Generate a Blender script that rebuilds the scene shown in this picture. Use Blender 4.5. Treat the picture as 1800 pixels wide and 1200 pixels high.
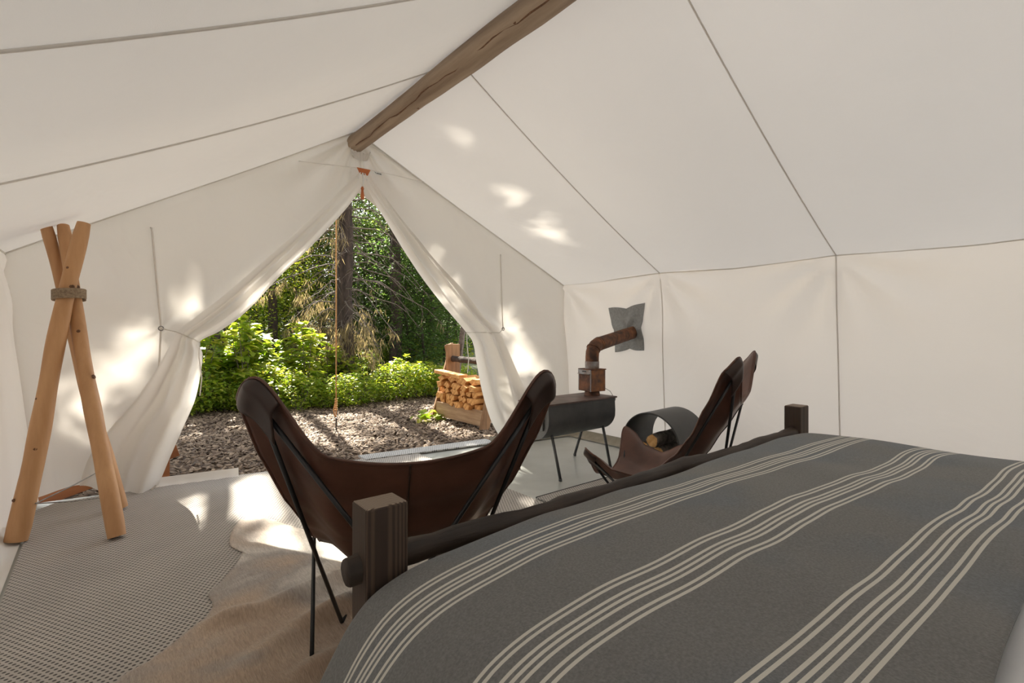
import bpy, bmesh, math, random
import numpy as np
from mathutils import Vector, Matrix, noise
from math import sin, cos, pi, radians, sqrt, exp
random.seed(7)
rng = np.random.default_rng(11)
for o in list(bpy.data.objects):
    bpy.data.objects.remove(o)
SC = bpy.context.scene
COL = SC.collection
# ------------------------------------------------------------------ camera
F = 880.0; HOR = 580.0; EYE = 1.042; YAW = radians(39.25)
YS, YC = sin(YAW), cos(YAW)
cam = bpy.data.cameras.new('camera'); camo = bpy.data.objects.new('camera', cam); COL.objects.link(camo)
camo.location = (0, 0, EYE); camo.rotation_euler = (pi/2, 0, -YAW)
cam.sensor_width = 36; cam.lens = F/1800*36; cam.shift_y = -20/1800
cam.clip_start = .02; cam.clip_end = 500
SC.camera = camo
# ------------------------------------------------------------------ world, sun, exposure
SUN = Vector((0.15, 1.0, 0.88)).normalized()
wd = bpy.data.worlds.new('world'); SC.world = wd; wd.use_nodes = True
wn = wd.node_tree; wn.nodes.clear()
sky = wn.nodes.new('ShaderNodeTexSky'); sky.sky_type = 'NISHITA'; sky.sun_disc = False
sky.sun_elevation = math.asin(SUN.z); sky.sun_rotation = math.atan2(SUN.x, SUN.y)
sky.altitude = 600; sky.air_density = 1.0; sky.dust_density = 2.0; sky.ozone_density = 1.0
hs = wn.nodes.new('ShaderNodeHueSaturation'); hs.inputs['Saturation'].default_value = .15
bgd = wn.nodes.new('ShaderNodeBackground'); bgd.inputs[1].default_value = .40
wo = wn.nodes.new('ShaderNodeOutputWorld')
wn.links.new(sky.outputs[0], hs.inputs['Color']); wn.links.new(hs.outputs[0], bgd.inputs[0]); wn.links.new(bgd.outputs[0], wo.inputs[0])
sl = bpy.data.lights.new('sun', 'SUN'); sl.energy = 19.0; sl.angle = radians(.6); sl.color = (1, .93, .80)
so = bpy.data.objects.new('sun', sl); COL.objects.link(so); so.location = (3, 12, 14)
so.rotation_euler = SUN.to_track_quat('Z', 'Y').to_euler()
vs = SC.view_settings
SC.display_settings.display_device = 'sRGB'
vs.view_transform = 'Standard'; vs.look = 'None'; vs.gamma = 1; vs.exposure = 0.62; vs.use_curve_mapping = False

# ------------------------------------------------------------------ helpers
def ray(u, v):
    r = (u-900)/F
    return Vector((r*YC+YS, YC-r*YS, (HOR-v)/F))
def at_y(u, v, Y):
    R = ray(u, v); return Vector((0, 0, EYE)) + R*(Y/R.y)
def at_x(u, v, X):
    R = ray(u, v); return Vector((0, 0, EYE)) + R*(X/R.x)
def at_z(u, v, Z):
    R = ray(u, v); return Vector((0, 0, EYE)) + R*((Z-EYE)/R.z)
FA, FB = 4.121, -.1507                       # door wall: Y = FA + FB*X
def front_y(x): return FA+FB*x
def at_front(u, v, off=0):
    R = ray(u, v); return Vector((0, 0, EYE)) + R*((FA+off)/(R.y-FB*R.x))

class MB:
    """collects shapes into one mesh"""
    def __init__(s): s.v = []; s.f = []; s.uv = None
    def add(s, verts, faces):
        b = len(s.v); s.v += [tuple(p) for p in verts]; s.f += [tuple(i+b for i in f) for f in faces]; return s
    def box(s, c, d, rot=None):
        vs_ = [Vector(((i & 1)-.5, ((i >> 1) & 1)-.5, ((i >> 2) & 1)-.5)) for i in range(8)]
        vs_ = [Vector((p.x*d[0], p.y*d[1], p.z*d[2])) for p in vs_]
        if rot is not None: vs_ = [rot @ p for p in vs_]
        return s.add([p+Vector(c) for p in vs_], [(0, 2, 3, 1), (4, 5, 7, 6), (0, 1, 5, 4), (2, 6, 7, 3), (0, 4, 6, 2), (1, 3, 7, 5)])
    def tube(s, pts, rad, n=10, cap=True, wob=0, seed=0):
        pts = [Vector(p) for p in pts]; m = len(pts)
        rr = rad if isinstance(rad, (list, tuple)) else [rad]*m
        vs_ = []; up = None
        for i, p in enumerate(pts):
            t = (pts[min(i+1, m-1)]-pts[max(i-1, 0)]).normalized()
            if up is None:
                up = Vector((0, 0, 1)) if abs(t.z) < .9 else Vector((1, 0, 0))
            a = t.cross(up).normalized(); b = a.cross(t).normalized(); up = b
            for k in range(n):
                th = 2*pi*k/n; r = rr[i]
                if wob: r *= 1+wob*noise.noise(Vector((cos(th)*1.5+seed, sin(th)*1.5, i*.35+seed)))
                vs_.append(p+a*(r*cos(th))+b*(r*sin(th)))
        fs = []
        for i in range(m-1):
            for k in range(n):
                k2 = (k+1) % n
                fs.append((i*n+k, i*n+k2, (i+1)*n+k2, (i+1)*n+k))
        if cap: fs.append(tuple(range(n))[::-1]); fs.append(tuple((m-1)*n+k for k in range(n)))
        return s.add(vs_, fs)
    def grid(s, fn, nu, nv):
        vs_ = [fn(i/nu, j/nv) for j in range(nv+1) for i in range(nu+1)]
        fs = [(j*(nu+1)+i, j*(nu+1)+i+1, (j+1)*(nu+1)+i+1, (j+1)*(nu+1)+i) for j in range(nv) for i in range(nu)]
        return s.add(vs_, fs)
    def prism(s, poly, ax0, ax1):
        """poly: list of Vectors at one end; ax1-ax0 extrudes"""
        n = len(poly); off = Vector(ax1)-Vector(ax0)
        vs_ = [Vector(p) for p in poly]+[Vector(p)+off for p in poly]
        fs = [tuple(range(n))[::-1], tuple(range(n, 2*n))]+[(i, (i+1) % n, n+(i+1) % n, n+i) for i in range(n)]
        return s.add(vs_, fs)
    def build(s, name, mat, parent=None, smooth=False, solid=0, bevel=0, sub=0, angle=None):
        me = bpy.data.meshes.new(name); me.from_pydata(s.v, [], s.f); me.update()
        o = bpy.data.objects.new(name, me); COL.objects.link(o)
        if mat: me.materials.append(mat)
        if parent is not None: o.parent = parent
        if bevel or True:
            bm = bmesh.new(); bm.from_mesh(me); bmesh.ops.recalc_face_normals(bm, faces=bm.faces); bm.to_mesh(me); bm.free()
        if smooth: me.polygons.foreach_set('use_smooth', [True]*len(me.polygons))
        if angle: me.set_sharp_from_angle(angle=radians(angle))
        if sub:
            m = o.modifiers.new('sub', 'SUBSURF'); m.levels = sub; m.render_levels = sub
        if solid:
            m = o.modifiers.new('solid', 'SOLIDIFY'); m.thickness = solid; m.offset = 0
        if bevel:
            m = o.modifiers.new('bevel', 'BEVEL'); m.width = bevel; m.segments = 2; m.limit_method = 'ANGLE'
        return o
def fast_mesh(name, V, faces4, mat, parent=None):
    """numpy quads (n,4)"""
    me = bpy.data.meshes.new(name); n = len(faces4)
    me.vertices.add(len(V)); me.vertices.foreach_set('co', V.astype(np.float32).ravel())
    me.loops.add(n*4); me.loops.foreach_set('vertex_index', faces4.astype(np.int32).ravel())
    me.polygons.add(n); me.polygons.foreach_set('loop_start', np.arange(0, n*4, 4, dtype=np.int32))
    me.update(calc_edges=True); me.materials.append(mat)
    o = bpy.data.objects.new(name, me); COL.objects.link(o)
    if parent is not None: o.parent = parent
    return o
def empty(name, loc=(0, 0, 0), rz=0):
    o = bpy.data.objects.new(name, None); COL.objects.link(o); o.location = loc; o.rotation_euler = (0, 0, rz); o.empty_display_size = .1
    return o
def tag(o, label=None, cat=None, group=None, kind=None):
    if label: o['label'] = label
    if cat: o['category'] = cat
    if group: o['group'] = group
    if kind: o['kind'] = kind
    return o
KIDS = {}
def copy_tree(o, loc, rz=0, sc=(1, 1, 1)):
    c = o.copy(); COL.objects.link(c); c.location = loc; c.rotation_euler = (0, 0, rz); c.scale = sc
    for ch in [k for k in bpy.data.objects if k.parent == o] if o.name not in KIDS else KIDS[o.name]:
        d = ch.copy(); COL.objects.link(d); d.parent = c
    return c

# ------------------------------------------------------------------ materials
def mat(name):
    m = bpy.data.materials.new(name); m.use_nodes = True
    nt = m.node_tree; nt.nodes.clear()
    out = nt.nodes.new('ShaderNodeOutputMaterial')
    return m, nt, out
def N(nt, t, **kw):
    n = nt.nodes.new(t)
    for k, v in kw.items():
        if k.startswith('i_'):
            key = k[2:]; key = int(key) if key.isdigit() else key.replace('_', ' ')
            n.inputs[key].default_value = v
        else: setattr(n, k, v)
    return n
def ramp(nt, stops):
    r = nt.nodes.new('ShaderNodeValToRGB'); cr = r.color_ramp
    while len(cr.elements) < len(stops): cr.elements.new(.5)
    for e, (p, c) in zip(cr.elements, stops): e.position = p; e.color = (*c, 1)
    return r
def simple(name, c1, c2, scale=(4, 4, 4), rough=.7, bump=.2, metal=0, detail=6, dist=.02, contrast=(.35, .65), spec=.5, coord='Object'):
    m, nt, out = mat(name); L = nt.links.new
    tc = N(nt, 'ShaderNodeTexCoord'); mp = N(nt, 'ShaderNodeMapping'); mp.inputs['Scale'].default_value = scale
    nz = N(nt, 'ShaderNodeTexNoise', i_Scale=1.0, i_Detail=detail, i_Roughness=.6)
    r = ramp(nt, [(contrast[0], c1), (contrast[1], c2)])
    b = N(nt, 'ShaderNodeBsdfPrincipled', i_Roughness=rough, i_Metallic=metal); b.inputs['Specular IOR Level'].default_value = spec
    L(tc.outputs[coord], mp.inputs[0]); L(mp.outputs[0], nz.inputs['Vector']); L(nz.outputs['Fac'], r.inputs[0]); L(r.outputs[0], b.inputs['Base Color'])
    if bump:
        bp = N(nt, 'ShaderNodeBump', i_Strength=bump, i_Distance=dist); L(nz.outputs['Fac'], bp.inputs['Height']); L(bp.outputs[0], b.inputs['Normal'])
    L(b.outputs[0], out.inputs[0]); return m
def canvas_mat(name, col, trans, wr=.25):
    m, nt, out = mat(name); L = nt.links.new
    tc = N(nt, 'ShaderNodeTexCoord')
    n1 = N(nt, 'ShaderNodeTexNoise', i_Scale=2.2, i_Detail=3.0, i_Distortion=.6)
    n2 = N(nt, 'ShaderNodeTexNoise', i_Scale=300.0, i_Detail=1.0)
    n3 = N(nt, 'ShaderNodeTexNoise', i_Scale=.9, i_Detail=5.0)
    ad = N(nt, 'ShaderNodeMath', operation='MULTIPLY_ADD'); ad.inputs[1].default_value = .015
    for n in (n1, n2, n3): L(tc.outputs['Object'], n.inputs['Vector'])
    L(n2.outputs['Fac'], ad.inputs[0]); L(n1.outputs['Fac'], ad.inputs[2])
    bp = N(nt, 'ShaderNodeBump', i_Strength=wr, i_Distance=.05); L(ad.outputs[0], bp.inputs['Height'])
    r = ramp(nt, [(.3, tuple(c*.95 for c in col)), (.7, col)]); L(n3.outputs['Fac'], r.inputs[0])
    d = N(nt, 'ShaderNodeBsdfDiffuse'); t = N(nt, 'ShaderNodeBsdfTranslucent'); mx = N(nt, 'ShaderNodeMixShader', i_Fac=trans)
    L(r.outputs[0], d.inputs[0]); L(r.outputs[0], t.inputs[0]); L(bp.outputs[0], d.inputs['Normal'])
    L(d.outputs[0], mx.inputs[1]); L(t.outputs[0], mx.inputs[2]); L(mx.outputs[0], out.inputs[0]); return m
def leaf_mat(name, cols, trans=.5):
    m, nt, out = mat(name); L = nt.links.new
    g = N(nt, 'ShaderNodeNewGeometry'); oi = N(nt, 'ShaderNodeObjectInfo')
    ad = N(nt, 'ShaderNodeMath', operation='MULTIPLY_ADD'); ad.inputs[1].default_value = .25
    L(oi.outputs['Random'], ad.inputs[0]); L(g.outputs['Random Per Island'], ad.inputs[2])
    fr = N(nt, 'ShaderNodeMath', operation='MULTIPLY'); fr.inputs[1].default_value = .8; L(ad.outputs[0], fr.inputs[0])
    k = len(cols)-1; r = ramp(nt, [(i/k, c) for i, c in enumerate(cols)]); L(fr.outputs[0], r.inputs[0])
    d = N(nt, 'ShaderNodeBsdfPrincipled', i_Roughness=.45); d.inputs['Specular IOR Level'].default_value = .15
    t = N(nt, 'ShaderNodeBsdfTranslucent'); mx = N(nt, 'ShaderNodeMixShader', i_Fac=trans)
    hsv = N(nt, 'ShaderNodeHueSaturation', i_Value=1.5, i_Saturation=1.1); L(r.outputs[0], hsv.inputs['Color'])
    L(r.outputs[0], d.inputs['Base Color']); L(hsv.outputs[0], t.inputs[0]); L(d.outputs[0], mx.inputs[1]); L(t.outputs[0], mx.inputs[2]); L(mx.outputs[0], out.inputs[0])
    return m
def island_mat(name, cols, rough=.8):
    m, nt, out = mat(name); L = nt.links.new
    g = N(nt, 'ShaderNodeNewGeometry'); k = len(cols)-1; r = ramp(nt, [(i/k, c) for i, c in enumerate(cols)])
    b = N(nt, 'ShaderNodeBsdfPrincipled', i_Roughness=rough); L(g.outputs['Random Per Island'], r.inputs[0]); L(r.outputs[0], b.inputs['Base Color']); L(b.outputs[0], out.inputs[0])
    return m
def wood(name, c1, c2, axis='Z', rings=14, rough=.65, bump=.25, sc=1.0):
    s = {'X': (1.2, rings, rings), 'Y': (rings, 1.2, rings), 'Z': (rings, rings, 1.2)}[axis]
    return simple(name, c1, c2, tuple(q*sc for q in s), rough, bump, detail=8, dist=.004, contrast=(.3, .7))

M = {}
M['canvas'] = canvas_mat('canvas', (.865, .823, .768), .215, .5)
M['flap'] = canvas_mat('flap_canvas', (.875, .84, .795), .28, .2)
M['cord'] = simple('white_cord', (.62, .58, .52), (.74, .70, .64), (40, 40, 40), .9, .1)
M['seam'] = canvas_mat('seam_canvas', (.84, .80, .75), .2, .1)
M['skirt'] = simple('sod_cloth', (.24, .215, .165), (.33, .30, .24), (8, 8, 8), .8, .1)
M['floor'] = simple('vinyl_floor', (.40, .41, .38), (.50, .51, .48), (2, 2, 2), .35, .05)
M['deck'] = wood('deck_board', (.36, .15, .045), (.55, .26, .09), 'X', 20)
M['peeled'] = wood('peeled_pole', (.42, .21, .085), (.60, .34, .16), 'Z', 12, .55, .15)
M['knot'] = simple('knot_wood', (.10, .045, .02), (.20, .09, .04), (60, 60, 60), .7, .3)
M['ridge'] = wood('weathered_log', (.20, .135, .09), (.43, .33, .24), 'Y', 16, .85, .5)
M['hemp'] = simple('hemp_rope', (.20, .14, .09), (.36, .27, .18), (90, 90, 90), .9, .4)
M['orange_rope'] = simple('orange_rope', (.50, .24, .08), (.72, .42, .18), (80, 80, 80), .9, .4)
M['wire'] = simple('steel_wire', (.22, .21, .20), (.35, .34, .32), (30, 30, 30), .4, .0, .8)
M['tab'] = simple('orange_leather', (.42, .11, .03), (.55, .17, .05), (30, 30, 30), .6, .1)
M['tag'] = simple('white_label', (.80, .80, .78), (.86, .86, .84), (30, 30, 30), .7, 0)
M['ink'] = simple('black_ink', (.02, .02, .02), (.03, .03, .03), (30, 30, 30), .7, 0)
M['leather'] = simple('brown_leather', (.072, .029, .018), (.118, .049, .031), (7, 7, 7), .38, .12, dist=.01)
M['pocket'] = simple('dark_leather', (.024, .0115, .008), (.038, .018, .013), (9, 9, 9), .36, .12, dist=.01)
M['black'] = simple('black_steel', (.012, .012, .013), (.02, .02, .022), (20, 20, 20), .38, .03)
M['stove'] = simple('grey_stove_steel', (.042, .043, .044), (.075, .076, .076), (6, 6, 6), .5, .05)
M['top'] = simple('heat_browned_plate', (.075, .045, .036), (.15, .095, .08), (9, 9, 9), .5, .1)
M['rust'] = simple('rusted_pipe', (.045, .020, .012), (.20, .075, .028), (14, 14, 14), .75, .3, contrast=(.38, .68))
M['rust2'] = simple('rusted_box', (.30, .115, .035), (.09, .05, .035), (16, 16, 16), .6, .2)
M['galv'] = simple('galvanized_plate', (.30, .30, .30), (.16, .09, .06), (14, 14, 14), .45, .1, .3)
M['jack'] = simple('grey_jack_fabric', (.24, .245, .245), (.31, .315, .315), (50, 50, 50), .85, .2)
M['ring'] = simple('black_log_ring', (.020, .021, .021), (.032, .033, .033), (9, 9, 9), .42, .04)
M['bark'] = simple('bark', (.018, .012, .009), (.062, .042, .031), (16, 16, 4), .95, 1.0, dist=.03)
M['greybark'] = simple('grey_bark', (.08, .066, .055), (.27, .23, .195), (26, 26, 26), .95, .8, dist=.02)
M['endgrain'] = simple('cut_wood', (.50, .27, .09), (.68, .42, .18), (30, 30, 30), .8, .3)
M['split'] = simple('split_firewood', (.42, .16, .035), (.72, .38, .12), (10, 24, 24), .8, .5, dist=.01)
M['rack'] = simple('rack_lumber', (.26, .15, .075), (.42, .27, .145), (24, 2.5, 24), .8, .3, dist=.006)
M['rackdark'] = simple('rack_post_lumber', (.17, .085, .035), (.30, .16, .07), (22, 22, 2.5), .8, .3, dist=.006)
M['peel'] = simple('bedrail_log', (.016, .0095, .006), (.045, .027, .017), (2.5, 22, 22), .6, .6, dist=.01)
M['sheet'] = canvas_mat('white_sheet', (.80, .81, .83), .05, .1)
M['twig'] = simple('dead_twig', (.075, .055, .042), (.16, .13, .105), (30, 30, 30), .9, .2)
M['chair_wood'] = wood('outdoor_chair_wood', (.28, .10, .035), (.40, .16, .06), 'Y', 18)
M['path_light'] = simple('path_light_metal', (.02, .02, .02), (.035, .035, .035), (20, 20, 20), .5, 0)
M['leafA'] = leaf_mat('shrub_leaf', [(.10, .18, .022), (.21, .30, .04), (.34, .39, .06), (.50, .44, .09)], .5)
M['leafB'] = leaf_mat('sapling_leaf', [(.05, .095, .028), (.09, .15, .04), (.15, .21, .055)], .5)
M['leafC'] = leaf_mat('forest_leaf', [(.035, .065, .022), (.065, .11, .033), (.12, .17, .045), (.24, .26, .06)], .5)
M['needle'] = leaf_mat('conifer_needle', [(.02, .045, .018), (.035, .07, .025), (.055, .09, .03)], .3)
M['lichen'] = leaf_mat('dry_twig_lichen', [(.15, .115, .06), (.26, .205, .105), (.38, .31, .17)], .4)
M['chips'] = island_mat('bark_chips', [(.055, .034, .022), (.13, .085, .055), (.23, .16, .105), (.34, .25, .17), (.09, .058, .037)])
M['soil'] = simple('forest_soil', (.06, .04, .025), (.20, .13, .08), (9, 9, 9), .95, .6)
M['bounceground'] = simple('bounce_ground', (.30, .24, .17), (.46, .38, .28), (5, 5, 5), .95, .3)  # unseen ground, coloured pale to bounce light onto the tent walls
M['moss'] = simple('forest_floor', (.03, .045, .015), (.09, .10, .03), (3, 3, 3), .95, .6)

def rug_mat(name, base, hole, per=.0185):
    m, nt, out = mat(name); L = nt.links.new
    tc = N(nt, 'ShaderNodeTexCoord'); sx = N(nt, 'ShaderNodeSeparateXYZ'); L(tc.outputs['Object'], sx.inputs[0])
    def mth(op, a, b=None, c=None):
        n = N(nt, 'ShaderNodeMath', operation=op)
        for i, q in enumerate((a, b, c)):
            if q is None: continue
            if isinstance(q, (int, float)): n.inputs[i].default_value = q
            else: L(q, n.inputs[i])
        return n.outputs[0]
    y = mth('DIVIDE', sx.outputs['Y'], per*.86); row = mth('FLOOR', y); fy = mth('SUBTRACT', mth('FRACT', y), .5)
    sh = mth('MULTIPLY', mth('MODULO', row, 2.0), .5)
    x = mth('ADD', mth('DIVIDE', sx.outputs['X'], per), sh); fx = mth('SUBTRACT', mth('FRACT', x), .5)
    d = mth('SQRT', mth('ADD', mth('MULTIPLY', fx, fx), mth('MULTIPLY', fy, fy)))
    mask = N(nt, 'ShaderNodeMapRange', interpolation_type='SMOOTHSTEP'); mask.inputs['From Min'].default_value = .20; mask.inputs['From Max'].default_value = .33
    L(d, mask.inputs['Value'])
    nz = N(nt, 'ShaderNodeTexNoise', i_Scale=3.0, i_Detail=6.0); L(tc.outputs['Object'], nz.inputs['Vector'])
    r = ramp(nt, [(.3, tuple(q*.85 for q in base)), (.7, base)]); L(nz.outputs['Fac'], r.inputs[0])
    mx = N(nt, 'ShaderNodeMix', data_type='RGBA'); L(mask.outputs[0], mx.inputs[0]); mx.inputs[6].default_value = (*hole, 1); L(r.outputs[0], mx.inputs[7])
    b = N(nt, 'ShaderNodeBsdfPrincipled', i_Roughness=.9); L(mx.outputs[2], b.inputs['Base Color'])
    bp = N(nt, 'ShaderNodeBump', i_Strength=.8, i_Distance=.004); L(mask.outputs[0], bp.inputs['Height']); L(bp.outputs[0], b.inputs['Normal'])
    L(b.outputs[0], out.inputs[0]); return m
M['rug'] = rug_mat('woven_rug', (.50, .46, .415), (.10, .09, .085))
M['mat'] = rug_mat('door_mat', (.62, .61, .59), (.13, .13, .13))
def blanket_mat():
    m, nt, out = mat('striped_wool'); L = nt.links.new
    uv = N(nt, 'ShaderNodeUVMap', uv_map='UVMap'); sx = N(nt, 'ShaderNodeSeparateXYZ'); L(uv.outputs[0], sx.inputs[0])
    def mth(op, a, b=None, c=None):
        n = N(nt, 'ShaderNodeMath', operation=op)
        for i, q in enumerate((a, b, c)):
            if q is None: continue
            if isinstance(q, (int, float)): n.inputs[i].default_value = q
            else: L(q, n.inputs[i])
        return n.outputs[0]
    v = sx.outputs['Y']                       # metres back from the foot of the bed
    t = mth('SUBTRACT', mth('MODULO', mth('ADD', v, 1.0+.125-STRIPE0), STRIPEP), STRIPEP/2)
    acc = None
    for off in (-.046, -.034, -.012, 0.0, .012, .034, .046):
        a = mth('LESS_THAN', mth('ABSOLUTE', mth('SUBTRACT', t, off)), .0030)
        acc = a if acc is None else mth('MAXIMUM', acc, a)
    nz = N(nt, 'ShaderNodeTexNoise', i_Scale=230.0, i_Detail=4.0); tc = N(nt, 'ShaderNodeTexCoord'); L(tc.outputs['Object'], nz.inputs['Vector'])
    r = ramp(nt, [(.3, (.148, .148, .145)), (.7, (.212, .212, .208))]); L(nz.outputs['Fac'], r.inputs[0])
    n2 = N(nt, 'ShaderNodeTexNoise', i_Scale=3.0, i_Detail=2.0); L(tc.outputs['Object'], n2.inputs['Vector'])
    mxb = N(nt, 'ShaderNodeMix', data_type='RGBA', blend_type='MULTIPLY'); rr = ramp(nt, [(.45, (1, 1, 1)), (.62, (.86, .93, 1.02))]); L(n2.outputs['Fac'], rr.inputs[0])
    mxb.inputs[0].default_value = 1; L(r.outputs[0], mxb.inputs[6]); L(rr.outputs[0], mxb.inputs[7])
    mx = N(nt, 'ShaderNodeMix', data_type='RGBA'); L(acc, mx.inputs[0]); L(mxb.outputs[2], mx.inputs[6]); mx.inputs[7].default_value = (.62, .60, .54, 1)
    wv = N(nt, 'ShaderNodeTexNoise', i_Scale=420.0, i_Detail=1.0); L(tc.outputs['Object'], wv.inputs['Vector'])
    bp = N(nt, 'ShaderNodeBump', i_Strength=.35, i_Distance=.003); L(wv.outputs['Fac'], bp.inputs['Height'])
    b = N(nt, 'ShaderNodeBsdfPrincipled', i_Roughness=.95); b.inputs['Sheen Weight'].default_value = .12; b.inputs['Specular IOR Level'].default_value = .2
    L(mx.outputs[2], b.inputs['Base Color']); L(bp.outputs[0], b.inputs['Normal']); L(b.outputs[0], out.inputs[0]); return m
STRIPE0 = .165; STRIPEP = .25
M['blanket'] = blanket_mat()
def hide_mat():
    m, nt, out = mat('cow_hide'); L = nt.links.new
    tc = N(nt, 'ShaderNodeTexCoord')
    n1 = N(nt, 'ShaderNodeTexNoise', i_Scale=1.6, i_Detail=5.0, i_Distortion=.5); L(tc.outputs['Object'], n1.inputs['Vector'])
    mp = N(nt, 'ShaderNodeMapping'); mp.inputs['Scale'].default_value = (220, 28, 30); mp.inputs['Rotation'].default_value = (0, 0, .5); L(tc.outputs['Object'], mp.inputs[0])
    n2 = N(nt, 'ShaderNodeTexNoise', i_Scale=1.0, i_Detail=4.0, i_Distortion=1.2); L(mp.outputs[0], n2.inputs['Vector'])
    sx = N(nt, 'ShaderNodeSeparateXYZ'); L(tc.outputs['Object'], sx.inputs[0])
    a = N(nt, 'ShaderNodeMath', operation='MULTIPLY_ADD'); a.inputs[1].default_value = .30; a.inputs[2].default_value = -.56; L(sx.outputs['Y'], a.inputs[0])
    b_ = N(nt, 'ShaderNodeMath', operation='ADD'); L(a.outputs[0], b_.inputs[0]); L(n1.outputs['Fac'], b_.inputs[1])
    r = ramp(nt, [(.30, (.38, .27, .19)), (.50, (.49, .365, .265)), (.60, (.37, .325, .29)), (.68, (.66, .61, .55)), (.80, (.54, .43, .34)), (.9, (.70, .65, .60))]); L(b_.outputs[0], r.inputs[0])
    mx = N(nt, 'ShaderNodeMix', data_type='RGBA', blend_type='MULTIPLY'); rr = ramp(nt, [(.3, (.62, .6, .58)), (.7, (1.1, 1.1, 1.1))]); L(n2.outputs['Fac'], rr.inputs[0])
    mx.inputs[0].default_value = .8; L(r.outputs[0], mx.inputs[6]); L(rr.outputs[0], mx.inputs[7])
    b = N(nt, 'ShaderNodeBsdfPrincipled', i_Roughness=.75); b.inputs['Sheen Weight'].default_value = .25; L(mx.outputs[2], b.inputs['Base Color'])
    bp = N(nt, 'ShaderNodeBump', i_Strength=.6, i_Distance=.006); L(n2.outputs['Fac'], bp.inputs['Height']); L(bp.outputs[0], b.inputs['Normal'])
    L(b.outputs[0], out.inputs[0]); return m
M['hide'] = hide_mat()
def post_mat(nm, c1, c2):
    m, nt, out = mat(nm); L = nt.links.new
    tc = N(nt, 'ShaderNodeTexCoord')
    sub = N(nt, 'ShaderNodeVectorMath', operation='ADD'); sub.inputs[1].default_value = (.012, .085, 0); L(tc.outputs['Object'], sub.inputs[0])
    mp = N(nt, 'ShaderNodeMapping'); mp.inputs['Scale'].default_value = (1, 1, .04); L(sub.outputs[0], mp.inputs[0])
    wv = N(nt, 'ShaderNodeTexWave', wave_type='RINGS', rings_direction='Z', i_Scale=62.0, i_Distortion=.9, i_Detail=2.0); wv.inputs['Detail Scale'].default_value = 1.5
    L(mp.outputs[0], wv.inputs['Vector'])
    r = ramp(nt, [(.15, c1), (.75, c2)]); L(wv.outputs['Fac'], r.inputs[0])
    b = N(nt, 'ShaderNodeBsdfPrincipled', i_Roughness=.7); L(r.outputs[0], b.inputs['Base Color'])
    bp = N(nt, 'ShaderNodeBump', i_Strength=.35, i_Distance=.003); L(wv.outputs['Fac'], bp.inputs['Height']); L(bp.outputs[0], b.inputs['Normal'])
    L(b.outputs[0], out.inputs[0]); return m
M['post'] = post_mat('bed_post_wood', (.036, .021, .014), (.080, .051, .034))
M['postend'] = post_mat('bed_post_end_grain', (.13, .085, .06), (.33, .26, .20))

# ================================================================== SETTING
XL, XR, XM, ZE, ZR, YB = -.457, 3.59, 1.567, 1.515, 2.63, -1.55
GROUND = -.15
SEAMS = (2.446, 1.154, -.14, -1.43)
SEAMS_L = (2.66, 1.55, .40, -.75)
def roof_z(x, y):
    if x >= XM: t = (x-XM)/(XR-XM)
    else: t = (XM-x)/(XM-XL)
    # canvas sags between the ridge and the eave, a little less along the seams
    near = min(abs(y-s) for s in (SEAMS if x > XM else SEAMS_L))
    bay = min(1, near/.62)
    sag = (.040+.030*bay*bay*(3-2*bay))*4*t*(1-t)
    ed = max(0, min(1, (front_y(x)-y)/.5)); sag *= .25+.75*ed
    eave = -.022*t**6*bay
    return ZR+(ZE-ZR)*t-sag+eave
def wall_x(side, y, z):
    k = 1-z/ZE
    if side > 0:
        near = min(abs(y-s) for s in SEAMS); bay = min(1, near/.62)
        x = XR+.085*k
        x += .012*bay*sin(pi*min(1, max(0, z/ZE)))
        # creases that fan out of the eave at each seam
        for s in SEAMS[:2]+(3.55,):
            dx, dz = y-s, ZE-z
            d = math.hypot(dx, dz)+.02
            an = math.atan2(dx, dz)
            x += .022*sin(an*10+s*3)*exp(-((d-.30)/.26)**2)
        return x
    x = XL+k*(.055+.095*max(0, min(1, (y-3.45)/.45)))
    for s in (3.9, 2.446):
        dx, dz = y-s, ZE-z
        d = math.hypot(dx, dz)+.02; an = math.atan2(dx, dz)
        x += .014*sin(an*9+1)*exp(-((d-.3)/.3)**2)
    return x
floor_ = MB(); floor_.prism([(-.40, YB, -.004), (3.72, YB, -.004), (3.72, front_y(3.72)-.005, -.004), (-.40, front_y(-.40)-.005, -.004)], (0, 0, 0), (0, 0, -.05))
floor = tag(floor_.build('floor', M['floor']), kind='structure')
def roof_side(sgn):
    def fn(i, j):
        e = XR if sgn > 0 else XL
        x = XM+(e-XM)*i
        y = YB+(front_y(x)+.012-YB)*j
        return Vector((x, y, roof_z(x, y)))
    return fn
rb = MB(); rb.grid(roof_side(1), 40, 90); rb.grid(roof_side(-1), 40, 90)
ceiling = tag(rb.build('ceiling', M['canvas'], smooth=True, angle=40), kind='structure')
wr = MB(); wr.grid(lambda i, j: (lambda y, z: Vector((wall_x(1, y, z), y, z)))(YB+(front_y(XR)+.03-YB)*i, ZE*j if j > 0 else -.03), 150, 44)
wall_right = wr.build('wall_right', M['canvas'], smooth=True)
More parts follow.
